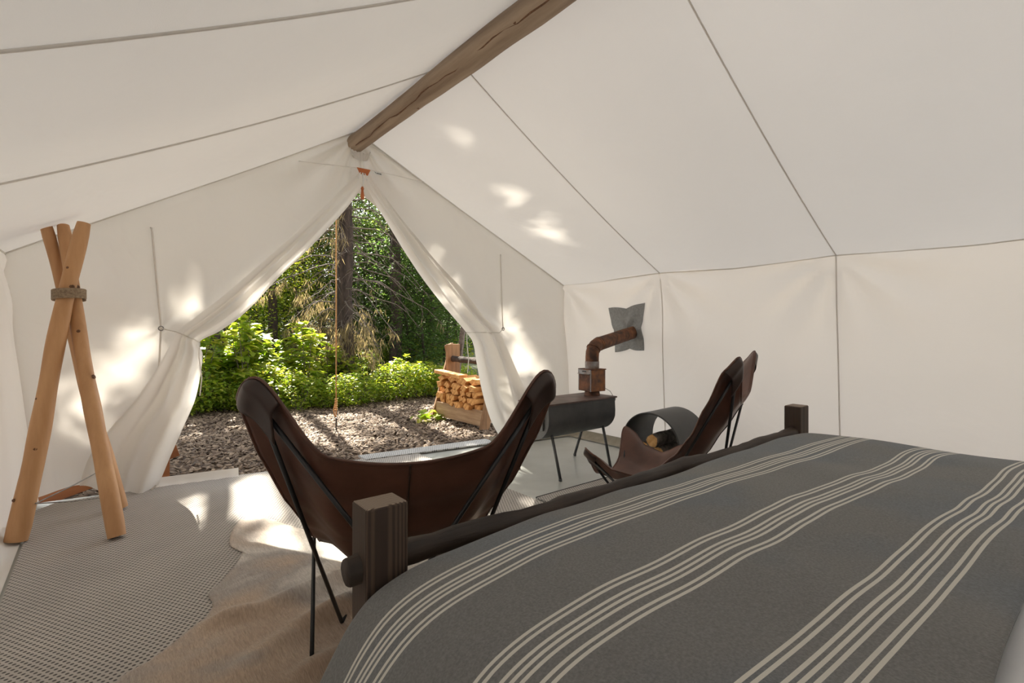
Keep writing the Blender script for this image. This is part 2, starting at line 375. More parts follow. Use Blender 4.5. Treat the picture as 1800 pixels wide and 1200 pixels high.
# pull the top edge of the wall up to the sagging eave
for v in wall_right.data.vertices:
    k = v.co.z/ZE
    v.co.z += (roof_z(XR, v.co.y)-ZE)*k+.001
tag(wall_right, kind='structure')
wl = MB(); wl.grid(lambda i, j: (lambda y, z: Vector((wall_x(-1, y, z), y, z)))(YB+(front_y(XL)+.03-YB)*i, ZE*j if j > 0 else -.03), 120, 40)
wall_left = wl.build('wall_left', M['canvas'], smooth=True)
for v in wall_left.data.vertices:
    v.co.z += (roof_z(XL, v.co.y)-ZE)*v.co.z/ZE+.001
tag(wall_left, kind='structure')
bk = MB()
bk.grid(lambda i, j: (lambda x: Vector((x, YB, roof_z(x, YB)*j)))(XL+.12*(1-j)+(XR+.08*(1-j)-XL-.12*(1-j))*i), 30, 12)
tag(bk.build('wall_back', M['canvas'], smooth=True), kind='structure')

# door wall: two halves either side of the door, joined over its peak
PX_, PZ_ = 1.60, 2.30                    # peak of the door opening
def open_left(z):
    pts = [(0, .20), (.45, .30), (.97, .40), (1.4, .80), (1.85, 1.22), (2.30, 1.60), (3, 1.60)]
    for (a, xa), (b, xb) in zip(pts, pts[1:]):
        if z <= b: return xa+(xb-xa)*(z-a)/(b-a)
    return 1.60
def open_right(z):
    pts = [(0, 3.00), (.45, 2.95), (.97, 2.80), (1.4, 2.42), (1.85, 2.02), (2.30, 1.60), (3, 1.60)]
    for (a, xa), (b, xb) in zip(pts, pts[1:]):
        if z <= b: return xa+(xb-xa)*(z-a)/(b-a)
    return 1.60
def front_fold(x, z):
    d = math.hypot(x-XM, z-2.58)
    an = math.atan2(x-XM, 2.6-z)
    w = .026*sin(an*15)*exp(-((d-.35)/.35)**2)*min(1, d/.2)
    # tension folds running from the tie-back grommets and the eave corners
    for gx, gz, sg in ((.30, 1.05, -1), (2.90, 1.05, 1)):
        dd = math.hypot(x-gx, z-gz); a2 = math.atan2(z-gz, sg*(x-gx))
        w += .015*sin(a2*6+.6)*exp(-((dd-.32)/.3)**2)
    w += .016*sin(x*5.2+z*3.1)*sin(z*2.1+.5)
    return w
def front_half(side):
    def fn(i, j):
        # rows run from the floor to the rake; each row spans wall edge -> opening
        z0 = j*2.61
        if side < 0:
            xe = wall_x(-1, front_y(XL+.1*(1-z0/ZE)), z0)-.012 if z0 < ZE else XL+(XM-XL)*(z0-ZE)/(ZR-ZE)
            xo = open_left(z0)
        else:
            xe = wall_x(1, front_y(XR), z0)+.015 if z0 < ZE else XR+(XM-XR)*(z0-ZE)/(ZR-ZE)
            xo = open_right(z0)
        if side < 0: xo = max(xo, xe)
        else: xo = min(xo, xe)
        x = xe+(xo-xe)*i
        z = z0
        lift = .06*exp(-((x+.12)/.16)**2)*max(0, 1-z0/.3) if side < 0 else 0
        z += lift+.012
        zz = min(z, roof_z(min(max(x, XL), XR), front_y(x))+.004)
        if j == 0 and lift < .01: zz = -.03
        return Vector((x, front_y(x)-front_fold(x, z)*min(1, i*6, 1 if side else 1), zz))
    return fn
fw = MB(); fw.grid(front_half(-1), 70, 100); fw.grid(front_half(1), 50, 100)
wall_front = tag(fw.build('wall_front', M['canvas'], smooth=True), kind='structure')

def seam(parent, pts, r=.006, m='seam', name='seam'):
    b = MB(); b.tube(pts, r, 6); return b.build(name, M[m], parent, smooth=True)
for e, ss in ((XR, SEAMS[:3]), (XL, SEAMS_L[:3])):
    for s in ss:
        pts = []
        for k in range(41):
            x = XM+(e-XM)*k/40; pts.append((x, s, roof_z(x, s)-.004))
        seam(ceiling, pts, .0045)
        sd = 1 if e > 0 else -1
        ps = []
        for k in range(25):
            z = ZE*(1-k/24); ps.append((wall_x(sd, s, z)-sd*.003, s, z))
        seam(wall_right if sd > 0 else wall_left, ps, .0045)
pts = [(wall_x(1, y, ZE)-.003, y, roof_z(XR, y)) for y in np.linspace(YB, front_y(XR), 90)]
seam(ceiling, pts, .004, 'canvas')
pts = [(wall_x(-1, y, ZE)+.003, y, roof_z(XL, y)) for y in np.linspace(YB, front_y(XL), 60)]
seam(ceiling, pts, .004, 'canvas')
for e in (XR, XL):                       # rake seam where the roof meets the door wall
    pts = []
    for k in range(31):
        x = XM+(e-XM)*k/30; pts.append((x, front_y(x)-.008, roof_z(x, front_y(x))-.004))
    seam(wall_front, pts, .005)
seam(wall_front, [(.245, front_y(.245)-front_fold(.245, 1.72)-.004, 1.72)]+[(.25+.05*k/10, front_y(.3)-front_fold(.27, 1.72-.67*k/10)-.005, 1.72-.67*k/10) for k in range(11)]+[(.30-.02*k/6, front_y(.3)-front_fold(.29, 1.05-.6*k/6)-.005, 1.05-.6*k/6) for k in range(1, 7)], .006, 'canvas')
seam(wall_front, [(2.88+.02*k/10, front_y(2.9)-front_fold(2.89, 1.75-.7*k/10)-.005, 1.75-.7*k/10) for k in range(11)], .005, 'canvas')
hd = []                                  # double hem line above the door peak
for k in range(21):
    u = 525+(745-525)*k/20; vv = 283+(u-525)*.117+max(0, u-640)*.10
    hd.append(at_front(u, vv, -.034))
seam(wall_front, hd, .003)
# loose ground skirt of the door wall and wire stay inside it
def skirt(parent, m, p0, p1, nrm, w):
    sk = MB(); p0, p1, nrm = Vector(p0), Vector(p1), Vector(nrm)
    sk.grid(lambda i, j: p0.lerp(p1, i)+nrm*(.008+w*j)+Vector((0, 0, .055*(1-j)**3+.006+.010*sin(i*41)*j*(1-j))), 60, 6)
    sk.build('skirt', M[m], parent, smooth=True)
nf = Vector((FB, -1, 0)).normalized()
skirt(wall_front, 'canvas', (.08, front_y(.08), 0), (.75, front_y(.75), 0), nf, .06)
skirt(wall_front, 'skirt', (2.75, front_y(2.75), 0), (3.66, front_y(3.66), 0), nf, .13)
skirt(wall_right, 'skirt', (3.665, front_y(3.66)-.02, 0), (3.665, YB, 0), (-1, 0, 0), .12)
skirt(wall_left, 'canvas', (-.395, front_y(-.3)-.30, 0), (-.395, YB, 0), (1, 0, 0), .075)
pk = MB()                                # gathered canvas collar under the ridge pole
pk.grid(lambda i, j: Vector((XM+.02+(.085-.03*j)*sin(pi*(i-.5)*1.1)+.006*sin(i*60)*j, front_y(XM)-.03-.02*cos(pi*(i-.5))-.008*sin(i*60), ZR-.15-(.065*j+.03*cos(pi*(i-.5))))), 40, 6)
pk.build('gathered_collar', M['flap'], wall_front, smooth=True)
lf = MB(); lf.grid(lambda i, j: Vector((0, 0, 0)), 1, 1); lf = MB()
rain = [at_front(u, v, .10) for u, v in [(614, 330), (634, 300), (652, 303), (690, 400), (660, 362), (640, 345)]]
lf.add(rain, [(0, 1, 5), (1, 4, 5), (1, 2, 4), (2, 3, 4)])
lf.build('storm_flap', M['canvas'], wall_front, solid=.003)

# wooden platform carrying the tent
pl = MB(); pl.prism([Vector(p) for p in [(-.60, YB-.1, -.06), (3.9, YB-.1, -.06), (3.9, front_y(3.9)-.01, -.06), (-.60, front_y(-.6)-.01, -.06)]], (0, 0, 0), (0, 0, -.10))
plat = pl.build('trim_1', M['deck']); tag(plat, kind='structure')
nb = 0
for k in range(1):
    b = MB(); yy = .105
    xa, xb = -.66, .34
    b.prism([(xa, front_y(xa)+yy-.13, -.045), (xb, front_y(xb)+yy-.13, -.045), (xb, front_y(xb)+yy+.008, -.045), (xa, front_y(xa)+yy+.008, -.045)], (0, 0, 0), (0, 0, -.03))
    b.build('board', M['deck'], plat, bevel=.003)
for k in range(2):
    b = MB(); xx = -.44-k*.145; b.box((xx, 1.3, -.06), (.137, 5.3, .03)); b.build('board', M['deck'], plat, bevel=.003)

# ground outside
gd = MB()
def ground_z(x, y):
    h = 0 if y < 8 else .02*(y-8)
    h += max(0, y-17)*.16
    return GROUND-.12*0+h+.03*noise.noise(Vector((x*.5, y*.5, 0)))
gd.grid(lambda i, j: (lambda x, y: Vector((x, y, ground_z(x, y)-.02)))(-14+44*i, 3.0+42*j), 88, 84)
tag(gd.build('ground', M['soil'], smooth=True), kind='structure')
# forest floor beyond the bark path
g2 = MB()
def mulch_edge(x): return 7.55+.10*(x-2)*-1+.25*noise.noise(Vector((x*.8, 3, 0)))
g2.grid(lambda i, j: (lambda x: Vector((x, mulch_edge(x)+.9+(36-mulch_edge(x)-.9)*j, ground_z(x, mulch_edge(x)+.9+(36-mulch_edge(x)-.9)*j)+.005)))(-14+44*i), 66, 50)
tag(g2.build('forest_floor', M['moss'], smooth=True), kind='structure')
gb = MB(); gb.box((5, -30, GROUND-.05), (120, 66, .04)); gb.box((5, 62, GROUND-.05), (140, 40, .04)); tag(gb.build('ground_around', M['bounceground']), kind='structure')

# ------------------------------------------------------------------ bark chips
def chips(n):
    xs = rng.uniform(-1.0, 8.5, n*3); ys = rng.uniform(4.2, 9.3, n*3)
    ok = (ys > front_y(xs)+.03) & (ys < 8.6+.2*np.sin(xs*2))
    xs, ys = xs[ok][:n], ys[ok][:n]; n = len(xs)
    L_ = rng.uniform(.014, .038, n); W_ = rng.uniform(.006, .014, n); T_ = rng.uniform(.003, .009, n)
    base = np.array([[-1, -1, 0], [1, -1, 0], [1, 1, 0], [-1, 1, 0], [-.8, -.8, 1], [.8, -.8, 1], [.8, .8, 1], [-.8, .8, 1]], float)
    P = base[None]*np.stack([L_/1, W_, T_], 1)[:, None]
    a, t1, t2 = rng.uniform(0, 2*pi, n), rng.normal(0, .35, n), rng.normal(0, .35, n)
    ca, sa = np.cos(a), np.sin(a)
    z = P[..., 2]+P[..., 0]*np.sin(t1)[:, None]+P[..., 1]*np.sin(t2)[:, None]
    x = P[..., 0]*ca[:, None]-P[..., 1]*sa[:, None]; y = P[..., 0]*sa[:, None]+P[..., 1]*ca[:, None]
    gz = np.array([ground_z(p, q) for p, q in zip(xs, ys)])-.012+rng.uniform(0, .012, n)
    V = np.stack([x+xs[:, None], y+ys[:, None], z+gz[:, None]], -1).reshape(-1, 3)
    fb = np.array([[4, 5, 6, 7], [0, 1, 5, 4], [1, 2, 6, 5], [2, 3, 7, 6], [3, 0, 4, 7]])
    return V, (fb[None]+(np.arange(n)*8)[:, None, None]).reshape(-1, 4)
V_, F_ = chips(34000)
tag(fast_mesh('bark_mulch', V_, F_, M['chips']), 'layer of brown bark chips covering the ground outside the door', 'mulch', kind='stuff')

# ================================================================== INSIDE
# ridge pole
rp = empty('ridge_pole', (XM, front_y(XM), ZR-.095))
tag(rp, 'weathered round log ridge pole running under the tent roof', 'pole')
b = MB(); ys = np.linspace(YB+.02-front_y(XM), .42, 60)
b.tube([(.012*sin(y*1.3), y, .006*sin(y*2.1)) for y in ys], [.070+.004*sin(y*2.7) for y in ys], 20, True, .06)
b.build('log', M['ridge'], rp, smooth=True, angle=50)
b = MB()                                 # long drying crack
cr = []
for k in range(40):
    y = -3.6+3.5*k/39; a = 3.75+.10*sin(k*.9)+.06*sin(k*2.3)+.3*k/39
    cr.append((.012*sin(y*1.3)+.0705*cos(a), y, .006*sin(y*2.1)+.0705*sin(a)))
b.tube(cr, [.0035+.0015*sin(k*1.7) for k in range(40)], 5); b.build('crack', M['knot'], rp)
for k in range(7):
    y = -.5-k*.52; a = 3.5+1.6*((k*37) % 10)/10
    b = MB(); b.tube([(.06*cos(a), y, .06*sin(a)), (.074*cos(a), y, .074*sin(a))], [.018, .011], 8); b.build('knot', M['knot'], rp, smooth=True)

# tripod of three peeled poles
tp = empty('pole_tripod', (-.05, 3.45, 0)); tag(tp, 'tripod of three peeled wooden poles lashed with rope beside the left wall', 'tripod')
def rel(p, o): return Vector(p)-o.location
feet = [at_z(27, 951, .02), at_z(203, 943, .02), at_z(210, 892, .02)]
Rl = ray(122, 521)
cross = [Vector((0, 0, EYE))+ray(118, 521)*2.63, Vector((0, 0, EYE))+ray(130, 521)*2.70, Vector((0, 0, EYE))+ray(111, 515)*2.77]
tops = [1.335, 1.33, 1.30]
for k in range(3):
    f, c_ = feet[k], cross[k]
    tpt = f+(c_-f)*tops[k]
    n = 26; ps = []; rs = []
    for i in range(n+1):
        t = i/n; p = f+(tpt-f)*t
        p += Vector((.006*sin(t*7+k), .006*cos(t*6+k*2), 0)); ps.append(rel(p, tp)); rs.append((.046, .040, .038)[k]*(1-.26*t)+.0015*sin(t*23+k*5))
    rs[-1] *= .9; rs[0] *= .95
    b = MB(); b.tube(ps, rs, 16, True, .05, k); po = b.build('pole', M['peeled'], tp, smooth=True, angle=50)
    d = (tpt-f).normalized(); toward = (Vector((0, 0, EYE))-f); toward -= d*toward.dot(d); toward.normalize(); side = d.cross(toward)
    for q in range(7):
        t = .12+.12*q+.03*((q*7+k*3) % 3); a = ((q*53+k*29) % 100)/100*2.2-1.1
        r = (.046, .040, .038)[k]*(1-.26*t); nn = toward*cos(a)+side*sin(a); c0 = f+(tpt-f)*t
        kb = MB(); kb.tube([rel(c0+nn*(r*.9), tp), rel(c0+nn*(r*1.035), tp)], [.009+.004*(q % 2), .006], 7); kb.build('knot', M['knot'], po)
cc = (cross[0]+cross[1]+cross[2])/3
b = MB(); axy = Vector((cc.x, cc.y, 0)).normalized(); axx = Vector((axy.y, -axy.x, 0))
ps = []
for i in range(7*28+1):
    a = 2*pi*i/28; ps.append(rel(cc+axx*(.066*cos(a)*(1+.12*abs(sin(2*a)))+.004)+axy*(.142*sin(a)*(1+.10*abs(sin(2*a)))-.002)+Vector((0, 0, -.024+.007*i/28+.004*cos(a*1.0+1))), tp))
b.tube(ps, .0052, 6); b.build('rope_lashing', M['hemp'], tp, smooth=True)
b = MB()
w0, w1, w2 = feet[0]+(cross[0]-feet[0])*.14+Vector((.045, -.02, 0)), feet[1]+(cross[1]-feet[1])*.155, feet[2]+(cross[2]-feet[2])*.20
for p, q in ((w0, w1), (w0, w2), (w1, w2)): b.tube([rel(p, tp), rel((p+q)/2-Vector((0, 0, .006)), tp), rel(q, tp)], .003, 6)
b.build('wire_stay', M['wire'], tp)

# door flaps tied back
def make_flap(name, rows, A, npl, sgn, label, gather):
    """rows: (left px, right px) down the flap, lying on the door wall; folded toward the room"""
    L_ = [at_front(*r[0], -.03) for r in rows]; R_ = [at_front(*r[1], -.03) for r in rows]
    m = len(rows)-1
    def spl(P, t):
        x = t*m; i = min(int(x), m-1); f = x-i
        p0, p1, p2, p3 = P[max(i-1, 0)], P[i], P[i+1], P[min(i+2, m)]
        return .5*((2*p1)+(-p0+p2)*f+(2*p0-5*p1+4*p2-p3)*f*f+(-p0+3*p1-3*p2+p3)*f**3)
    def fn(i, j):
        l, r = spl(L_, j), spl(R_, j)
        w = (r-l).length
        p = l.lerp(r, i)
        g = exp(-((j-gather)/.08)**2)              # pinched by the cord
        env = min(1, j*5)
        amp = A*env*(1-.45*g)*(.5+.5*min(1, w/.3))
        ph = npl*2*pi*i+1.2*j*sgn+.7*sin(3*j)
        y = amp*(.5-.5*cos(ph))+.02*env*(1-(2*i-1)**2)+.025*g
        y += .10*env*max(0, j-gather)*(1-abs(2*i-1))   # skirt billows into the room
        return p-Vector((0, y, 0))
    b = MB(); b.grid(fn, 64, 80)
    o = b.build(name, M['flap'], smooth=True)
    tag(o, label, 'tent flap')
    return o, fn
rowsL = [((629, 305), (636, 330)), ((582, 350), (607, 368)), ((520, 408), (547, 432)), ((455, 466), (490, 486)), ((394, 518), (432, 547)), ((345, 556), (386, 581)),
         ((312, 582), (350, 600)), ((296, 612), (355, 622)), ((274, 650), (352, 655)), ((240, 700), (342, 703)), ((196, 750), (322, 750)), ((158, 800), (299, 803)), ((140, 852), (275, 861))]
fl, fnL = make_flap('door_flap', rowsL, .085, 2.2, -1, 'left white canvas door flap tied back behind the pole tripod', .50)
rowsR = [((638, 318), (650, 306)), ((660, 358), (690, 366)), ((686, 402), (726, 415)), ((712, 446), (762, 462)), ((742, 492), (806, 510)), ((780, 542), (842, 556)),
         ((818, 588), (872, 588)), ((828, 606), (886, 620)), ((834, 640), (903, 660)), ((844, 690), (922, 705)), ((858, 735), (938, 745)), ((872, 762), (950, 772))]
fr, fnR = make_flap('door_flap', rowsR, .085, 2.2, 1, 'right white canvas door flap tied back beside the firewood rack', .53)
def cord_ring(flap, fn, j, grom, gname):
    b = MB(); pts = []
    for k in range(13): pts.append(fn(k/12, j)-Vector((0, .008, 0)))
    b.tube([grom]+pts if (pts[0]-grom).length < (pts[-1]-grom).length else pts+[grom], .0038, 6)
    end = pts[-1] if (pts[0]-grom).length < (pts[-1]-grom).length else pts[0]
    b.tube([end, end+Vector((-.005, -.01, -.10)), end+Vector((.01, -.015, -.24)), end+Vector((.0, -.01, -.36))], .004, 6)
    b.build('tie_cord', M['cord'], flap, smooth=True)
    b = MB(); ring = [grom+Vector((.014*cos(a), -.004, .014*sin(a))) for a in np.linspace(0, 2*pi, 13)]
    b.tube(ring, .004, 6); b.build('grommet', M['wire'], flap, smooth=True)
cord_ring(fl, fnL, .505, at_front(283, 577, -.03), 'g')
cord_ring(fr, fnR, .535, at_front(884, 578, -.03), 'g')
# toggles of the flap bottom
b = MB(); p = at_front(268, 862, -.10); b.tube([p+Vector((-.02, 0, -.01)), p+Vector((.02, -.01, .035))], .006, 6); b.build('hem_toggle', M['cord'], fl)

# leather tab, zip pulls and tassel at the door peak
tb = empty('door_peak_tab', at_front(639, 300, -.05)); tag(tb, 'orange leather tab with white cords and brown tassel at the door peak', 'leather tab')
b = MB(); P4 = [at_front(u, v, -.05)-tb.location for u, v in [(627, 294), (651, 299), (646, 309), (632, 305)]]
b.prism(P4, (0, 0, 0), (0, -.006, 0)); b.build('tab', M['tab'], tb, bevel=.001)
b = MB()
for dx, e in ((-.02, -.045), (.015, .03), (0, 0), (-.005, .012)):
    q = at_front(638, 304, -.06)-tb.location
    b.tube([q+Vector((dx, 0, 0)), q+Vector((dx+.4*e, -.012, -.03)), q+Vector((e, -.008, -.055))], .004, 6)
q0 = at_front(637, 306, -.06)-tb.location; q1 = at_front(637, 329, -.06)-tb.location
b.tube([q0, (q0+q1)/2+Vector((.006, -.006, 0)), q1], .005, 6); b.build('zip_cord', M['tag'], tb, smooth=True)
b = MB(); q1 = at_front(637, 328, -.06)-tb.location; q2 = at_front(637, 350, -.06)-tb.location
b.tube([q1, q1.lerp(q2, .15), q1.lerp(q2, .3), q1.lerp(q2, .7), q2], [.006, .013, .009, .015, .013], 10); b.build('tassel', M['tab'], tb, smooth=True)
tg = empty('sewn_label', at_front(664, 304, -.02)); tag(tg, 'tiny white sewn label with black print right of the door peak', 'label')
P4 = [at_front(u, v, -.05)-tg.location for u, v in [(656.5, 300.5), (671.5, 304.5), (671.5, 309), (657, 305.5)]]
b = MB(); b.prism(P4, (0, 0, 0), (0, -.002, 0)); b.build('cloth', M['tag'], tg)
b = MB()
def onlab(s, t): return P4[3].lerp(P4[2], s).lerp(P4[0].lerp(P4[1], s), t)+Vector((0, -.0035, 0))
b.add([onlab(.06, .9), onlab(.26, .25), onlab(.26, .6)], [(0, 1, 2)])
for k in range(7):
    s = .32+k*.085; b.add([onlab(s, .25), onlab(s+.06, .25), onlab(s+.06, .7 if k % 2 else .58), onlab(s, .7)], [(0, 1, 2, 3)])
b.build('print', M['ink'], tg)

# ------------------------------------------------------------------ butterfly chairs
def sling(a, b_):
    rho = .26
    sa, sb = (1 if a >= 0 else -1), (1 if b_ >= 0 else -1)
    ca, cb = (abs(a)-(1-rho))/rho, (abs(b_)-(1-rho))/rho
    if ca > 0 and cb > 0:
        ca, cb = ca*sqrt(1-cb*cb/2), cb*sqrt(1-ca*ca/2)
        a = sa*(1-rho+rho*ca); b_ = sb*(1-rho+rho*cb)
    def lerp(pts, t):
        for (p, x), (q, y) in zip(pts, pts[1:]):
            if t <= q:
                f = (t-p)/(q-p); f = f*f*(3-2*f)*.35+f*.65; return x+(y-x)*f
        return pts[-1][1]
    mid = lerp([(-1, .665), (-.75, .53), (-.5, .395), (-.2, .275), (.15, .215), (.5, .205), (1, .235)], b_)
    sid = lerp([(-1, .965), (-.8, .855), (-.6, .69), (-.4, .535), (-.2, .43), (0, .36), (.3, .30), (.6, .325), (.8, .395), (1, .458)], b_)
    wid = lerp([(-1, .437), (-.8, .435), (-.6, .395), (-.4, .340), (-.2, .295), (.2, .265), (.6, .31), (1, .38)], b_)
    dep = .395-.050*(1-abs(a)**1.6)*(1 if b_ < 0 else .9)
    q = max(0, min(1, (abs(a)-.47)/.42)); g = .5*a*a+.5*q*q*(3-2*q)
    z = mid+(sid-mid)*g
    return Vector((wid*a, dep*b_*(1 if b_ < 0 else .97), z))
def make_chair():
    t = empty('butterfly_chair')
    b = MB(); b.grid(lambda i, j: sling(2*i-1, 2*j-1), 56, 56)
    st = b.build('leather_sling', M['leather'], t, smooth=True, solid=.005)
    b = MB()
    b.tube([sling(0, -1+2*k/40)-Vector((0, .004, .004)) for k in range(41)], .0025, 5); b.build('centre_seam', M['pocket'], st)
    b = MB()                              # rolled edge binding
    ed = [sling(-1+2*k/50, -1) for k in range(51)]+[sling(1, -1+2*k/50) for k in range(1, 51)]+[sling(1-2*k/50, 1) for k in range(1, 51)]+[sling(-1, 1-2*k/50) for k in range(1, 51)]
    b.tube(ed, .0045, 6); b.build('edge_binding', M['leather'], st, smooth=True)
    for sx, sy in ((-1, -1), (1, -1), (-1, 1), (1, 1)):
        def pf(i, j, sx=sx, sy=sy):
            e = .27 if sy < 0 else .27; f = .17 if sy < 0 else .22
            a = sx*(1-e*(1-i)); bb = sy*(1-f*(1-j))
            p = sling(a, bb)
            # outward (below / behind the leather), open and slightly flared at the hem
            n = (sling(min(1, a+.01) if a < .99 else a, bb)-sling(a-.01, bb)).cross(sling(a, min(1, bb+.01))-sling(a, bb-.01)).normalized()
            if n.z > 0: n = -n
            k = .034*(1-max(i, j)**10)+.004*(1-i)*(1-j)
            return p+n*k
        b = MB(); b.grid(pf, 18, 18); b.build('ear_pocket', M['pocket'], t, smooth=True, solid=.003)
    r = .0068
    def ear(sx, sy):
        p = sling(sx*.86, sy*.90); return p+Vector((sx*.004, sy*.018, -.016))
    feet_ = {}
    for sx in (-1, 1):
        B, Fr = ear(sx, -1), ear(sx, 1)
        fb = Vector((sx*.20, .11, r)); frr = Vector((sx*.278, -.09, r)); fx = Vector((-sx*.16, -.20, r))
        for p, q in ((B, fb), (B, fx), (Fr, frr)):
            b = MB(); b.tube([p, p.lerp(q, .5), q], r, 8); b.build('frame_rod', M['black'], t, smooth=True)
        fx2 = Vector((-sx*.16, .24, r))
        b = MB(); b.tube([Fr, Fr.lerp(fx2, .5)+Vector((0, 0, -.05)), fx2], r, 8); b.build('frame_rod', M['black'], t, smooth=True)
        b = MB(); b.tube([frr, Vector((sx*.16, -.20, r))], r, 8); b.build('floor_rod', M['black'], t, smooth=True)
        b = MB(); b.tube([fb, Vector((sx*.16, .24, r))], r, 8); b.build('floor_rod', M['black'], t, smooth=True)
    return t
ch = make_chair()
tag(ch, 'brown leather butterfly chair on black rods seen from behind at the foot of bed', 'chair')
ch.location = (.788, 1.554, .012); ch.rotation_euler = (0, 0, radians(-23.4))
def copy_deep(o):
    c = o.copy(); COL.objects.link(c)
    for k in [q for q in bpy.data.objects if q.parent == o]:
        d = copy_deep(k); d.parent = c
    return c
ch2 = copy_deep(ch)
ch2['label'] = 'brown leather butterfly chair seen side-on in front of the black log ring'
ch2.location = (2.36, 1.536, .012); ch2.rotation_euler = (0, 0, radians(20.4))

# ------------------------------------------------------------------ bed
BX0, BX1, BY = .428, 2.43, .94
bed = empty('bed', (BX0, BY, 0)); tag(bed, 'rustic bed frame with dark square posts and round log foot rail', 'bed')
for px in (0, BX1-BX0):
    b = MB(); b.box((0, 0, .350), (.088, .070, .70))
    po = b.build('post', M['post'], bed, bevel=.003); po.location = (px, 0, 0)
    eg = MB(); eg.box((0, 0, .7005), (.083, .065, .003)); eg.build('end_grain', M['postend'], po, bevel=.001)
b = MB(); n = 44
ps = [(-.068+(BX1-BX0+.135)*k/n, .004*sin(k*.6), .578+.004*sin(k*.35)) for k in range(n+1)]
b.tube(ps, [.026+.002*sin(k*1.1)+.0015*sin(k*2.7) for k in range(n+1)], 14, True, .14); b.build('foot_rail', M['peel'], bed, smooth=True)
for px in (.03, BX1-BX0-.03):
    b = MB(); b.box((px, -1.02, .30), (.05, 1.98, .14)); b.build('side_rail', M['post'], bed, bevel=.004)
b = MB(); b.box(((BX1-BX0)/2, -1.08, .33), (BX1-BX0-.14, 1.95, .05)); b.build('slat_base', M['post'], bed)
mt = MB(); mt.box((BX0+(BX1-BX0)/2, BY-1.13, .46), (BX1-BX0-.28, 1.94, .22)); mo = mt.build('mattress', M['sheet'], bevel=.05); mo.modifiers['bevel'].segments = 4
tag(mo, 'thick mattress in a white sheet hidden under the striped blanket', 'mattress')
# striped blanket over the bed, hanging at the left, right and foot
def prof(pts, s):
    for k, ((a, *p), (b_, *q)) in enumerate(zip(pts, pts[1:])):
        if s <= b_ or k == len(pts)-2:
            f = (s-a)/(b_-a); return p[0]+(q[0]-p[0])*f, p[1]+(q[1]-p[1])*f
def arc(P):
    out = [(0, *P[0])]
    for p, q in zip(P, P[1:]): out.append((out[-1][0]+math.hypot(q[0]-p[0], q[1]-p[1]), *q))
    return out
def smoothp(P, it=3):
    for _ in range(it):
        Q = [P[0]]
        for p, q in zip(P, P[1:]): Q += [(.75*p[0]+.25*q[0], .75*p[1]+.25*q[1]), (.25*p[0]+.75*q[0], .25*p[1]+.75*q[1])]
        P = Q+[P[-1]]
    return P
TOP = .622
px_ = arc(smoothp([(.17, .16), (.22, .30), (.275, .42), (.335, .515), (.40, .570), (.52, .607), (.75, .620), (1.4, .630), (2.15, .622), (2.38, .605), (2.46, .55), (2.49, .40), (2.50, .18)]))
py_ = arc(smoothp([(.895, .30), (.897, .50), (.893, .580), (.872, .610), (.80, .622), (.60, .628), (.40, .632), (.100, .630)]))
LX, LY = px_[-1][0], py_[-1][0]
# arc length at which the flat top begins, so that stripes keep their spacing
def blanket(i, j):
    x, zx = prof(px_, LX*i); y, zy = prof(py_, LY*j)
    dx, dy = max(0, TOP+.01-zx), max(0, TOP+.01-zy)
    z = TOP+.01-(dx**2.4+dy**2.4)**(1/2.4)
    z = max(z, .15)
    top = max(0, 1-max(0, TOP-.05-z)/.1)
    z += top*(.010*noise.noise(Vector((x*2.2, y*2.6, 1)))+.007*noise.noise(Vector((x*5, y*3, 4)))+.008*sin(x*6+y*2)*.4)
    x += (1-top)*.012*sin(y*16)*(1 if x < 1 else -1)
    yw = min(1, (y-.108)/.1); y += yw*(.010*noise.noise(Vector((x*2.6, y*2, 9)))+.006*noise.noise(Vector((x*6, y*2, 5))))
    if zy < .55: y = min(y, .893)
    return Vector((x, y, z))
b = MB(); NU, NV = 180, 90; b.grid(blanket, NU, NV)
bl = b.build('striped_blanket', M['blanket'], smooth=True, solid=.006)
tag(bl, 'grey blanket with groups of cream stripes spread over the bed', 'blanket')
uvl = bl.data.uv_layers.new(name='UVMap')
yfoot = .885
idx = np.zeros(len(bl.data.loops), dtype=np.int32); bl.data.loops.foreach_get('vertex_index', idx)
jj = idx//(NU+1); ii = idx % (NU+1)
s0 = 0
uvv = np.stack([ii/NU*LX, jj/NV*LY], 1).astype(np.float32)
# measure v from the rounded foot edge
ue = [a for a, y, z in py_ if y < .80][0]-.09
uvv[:, 1] -= ue+.05*(uvv[:, 0]-1.3)
uvl.data.foreach_set('uv', uvv.ravel())
# white folded-back sheet and pillow toward the head
b = MB(); b.grid(lambda i, j: (lambda x, y: Vector((x, y, .582+.04*sin(pi*min(1, j*1.0))**.5*(1 if 0 < i < 1 else .2)+.008*noise.noise(Vector((x*4, y*5, 2))))))(.50+1.9*i, .14-.98*j), 60, 30)
tag(b.build('white_duvet', M['sheet'], smooth=True, solid=.012), 'white duvet corner showing beyond the blanket edge, bottom right', 'duvet')

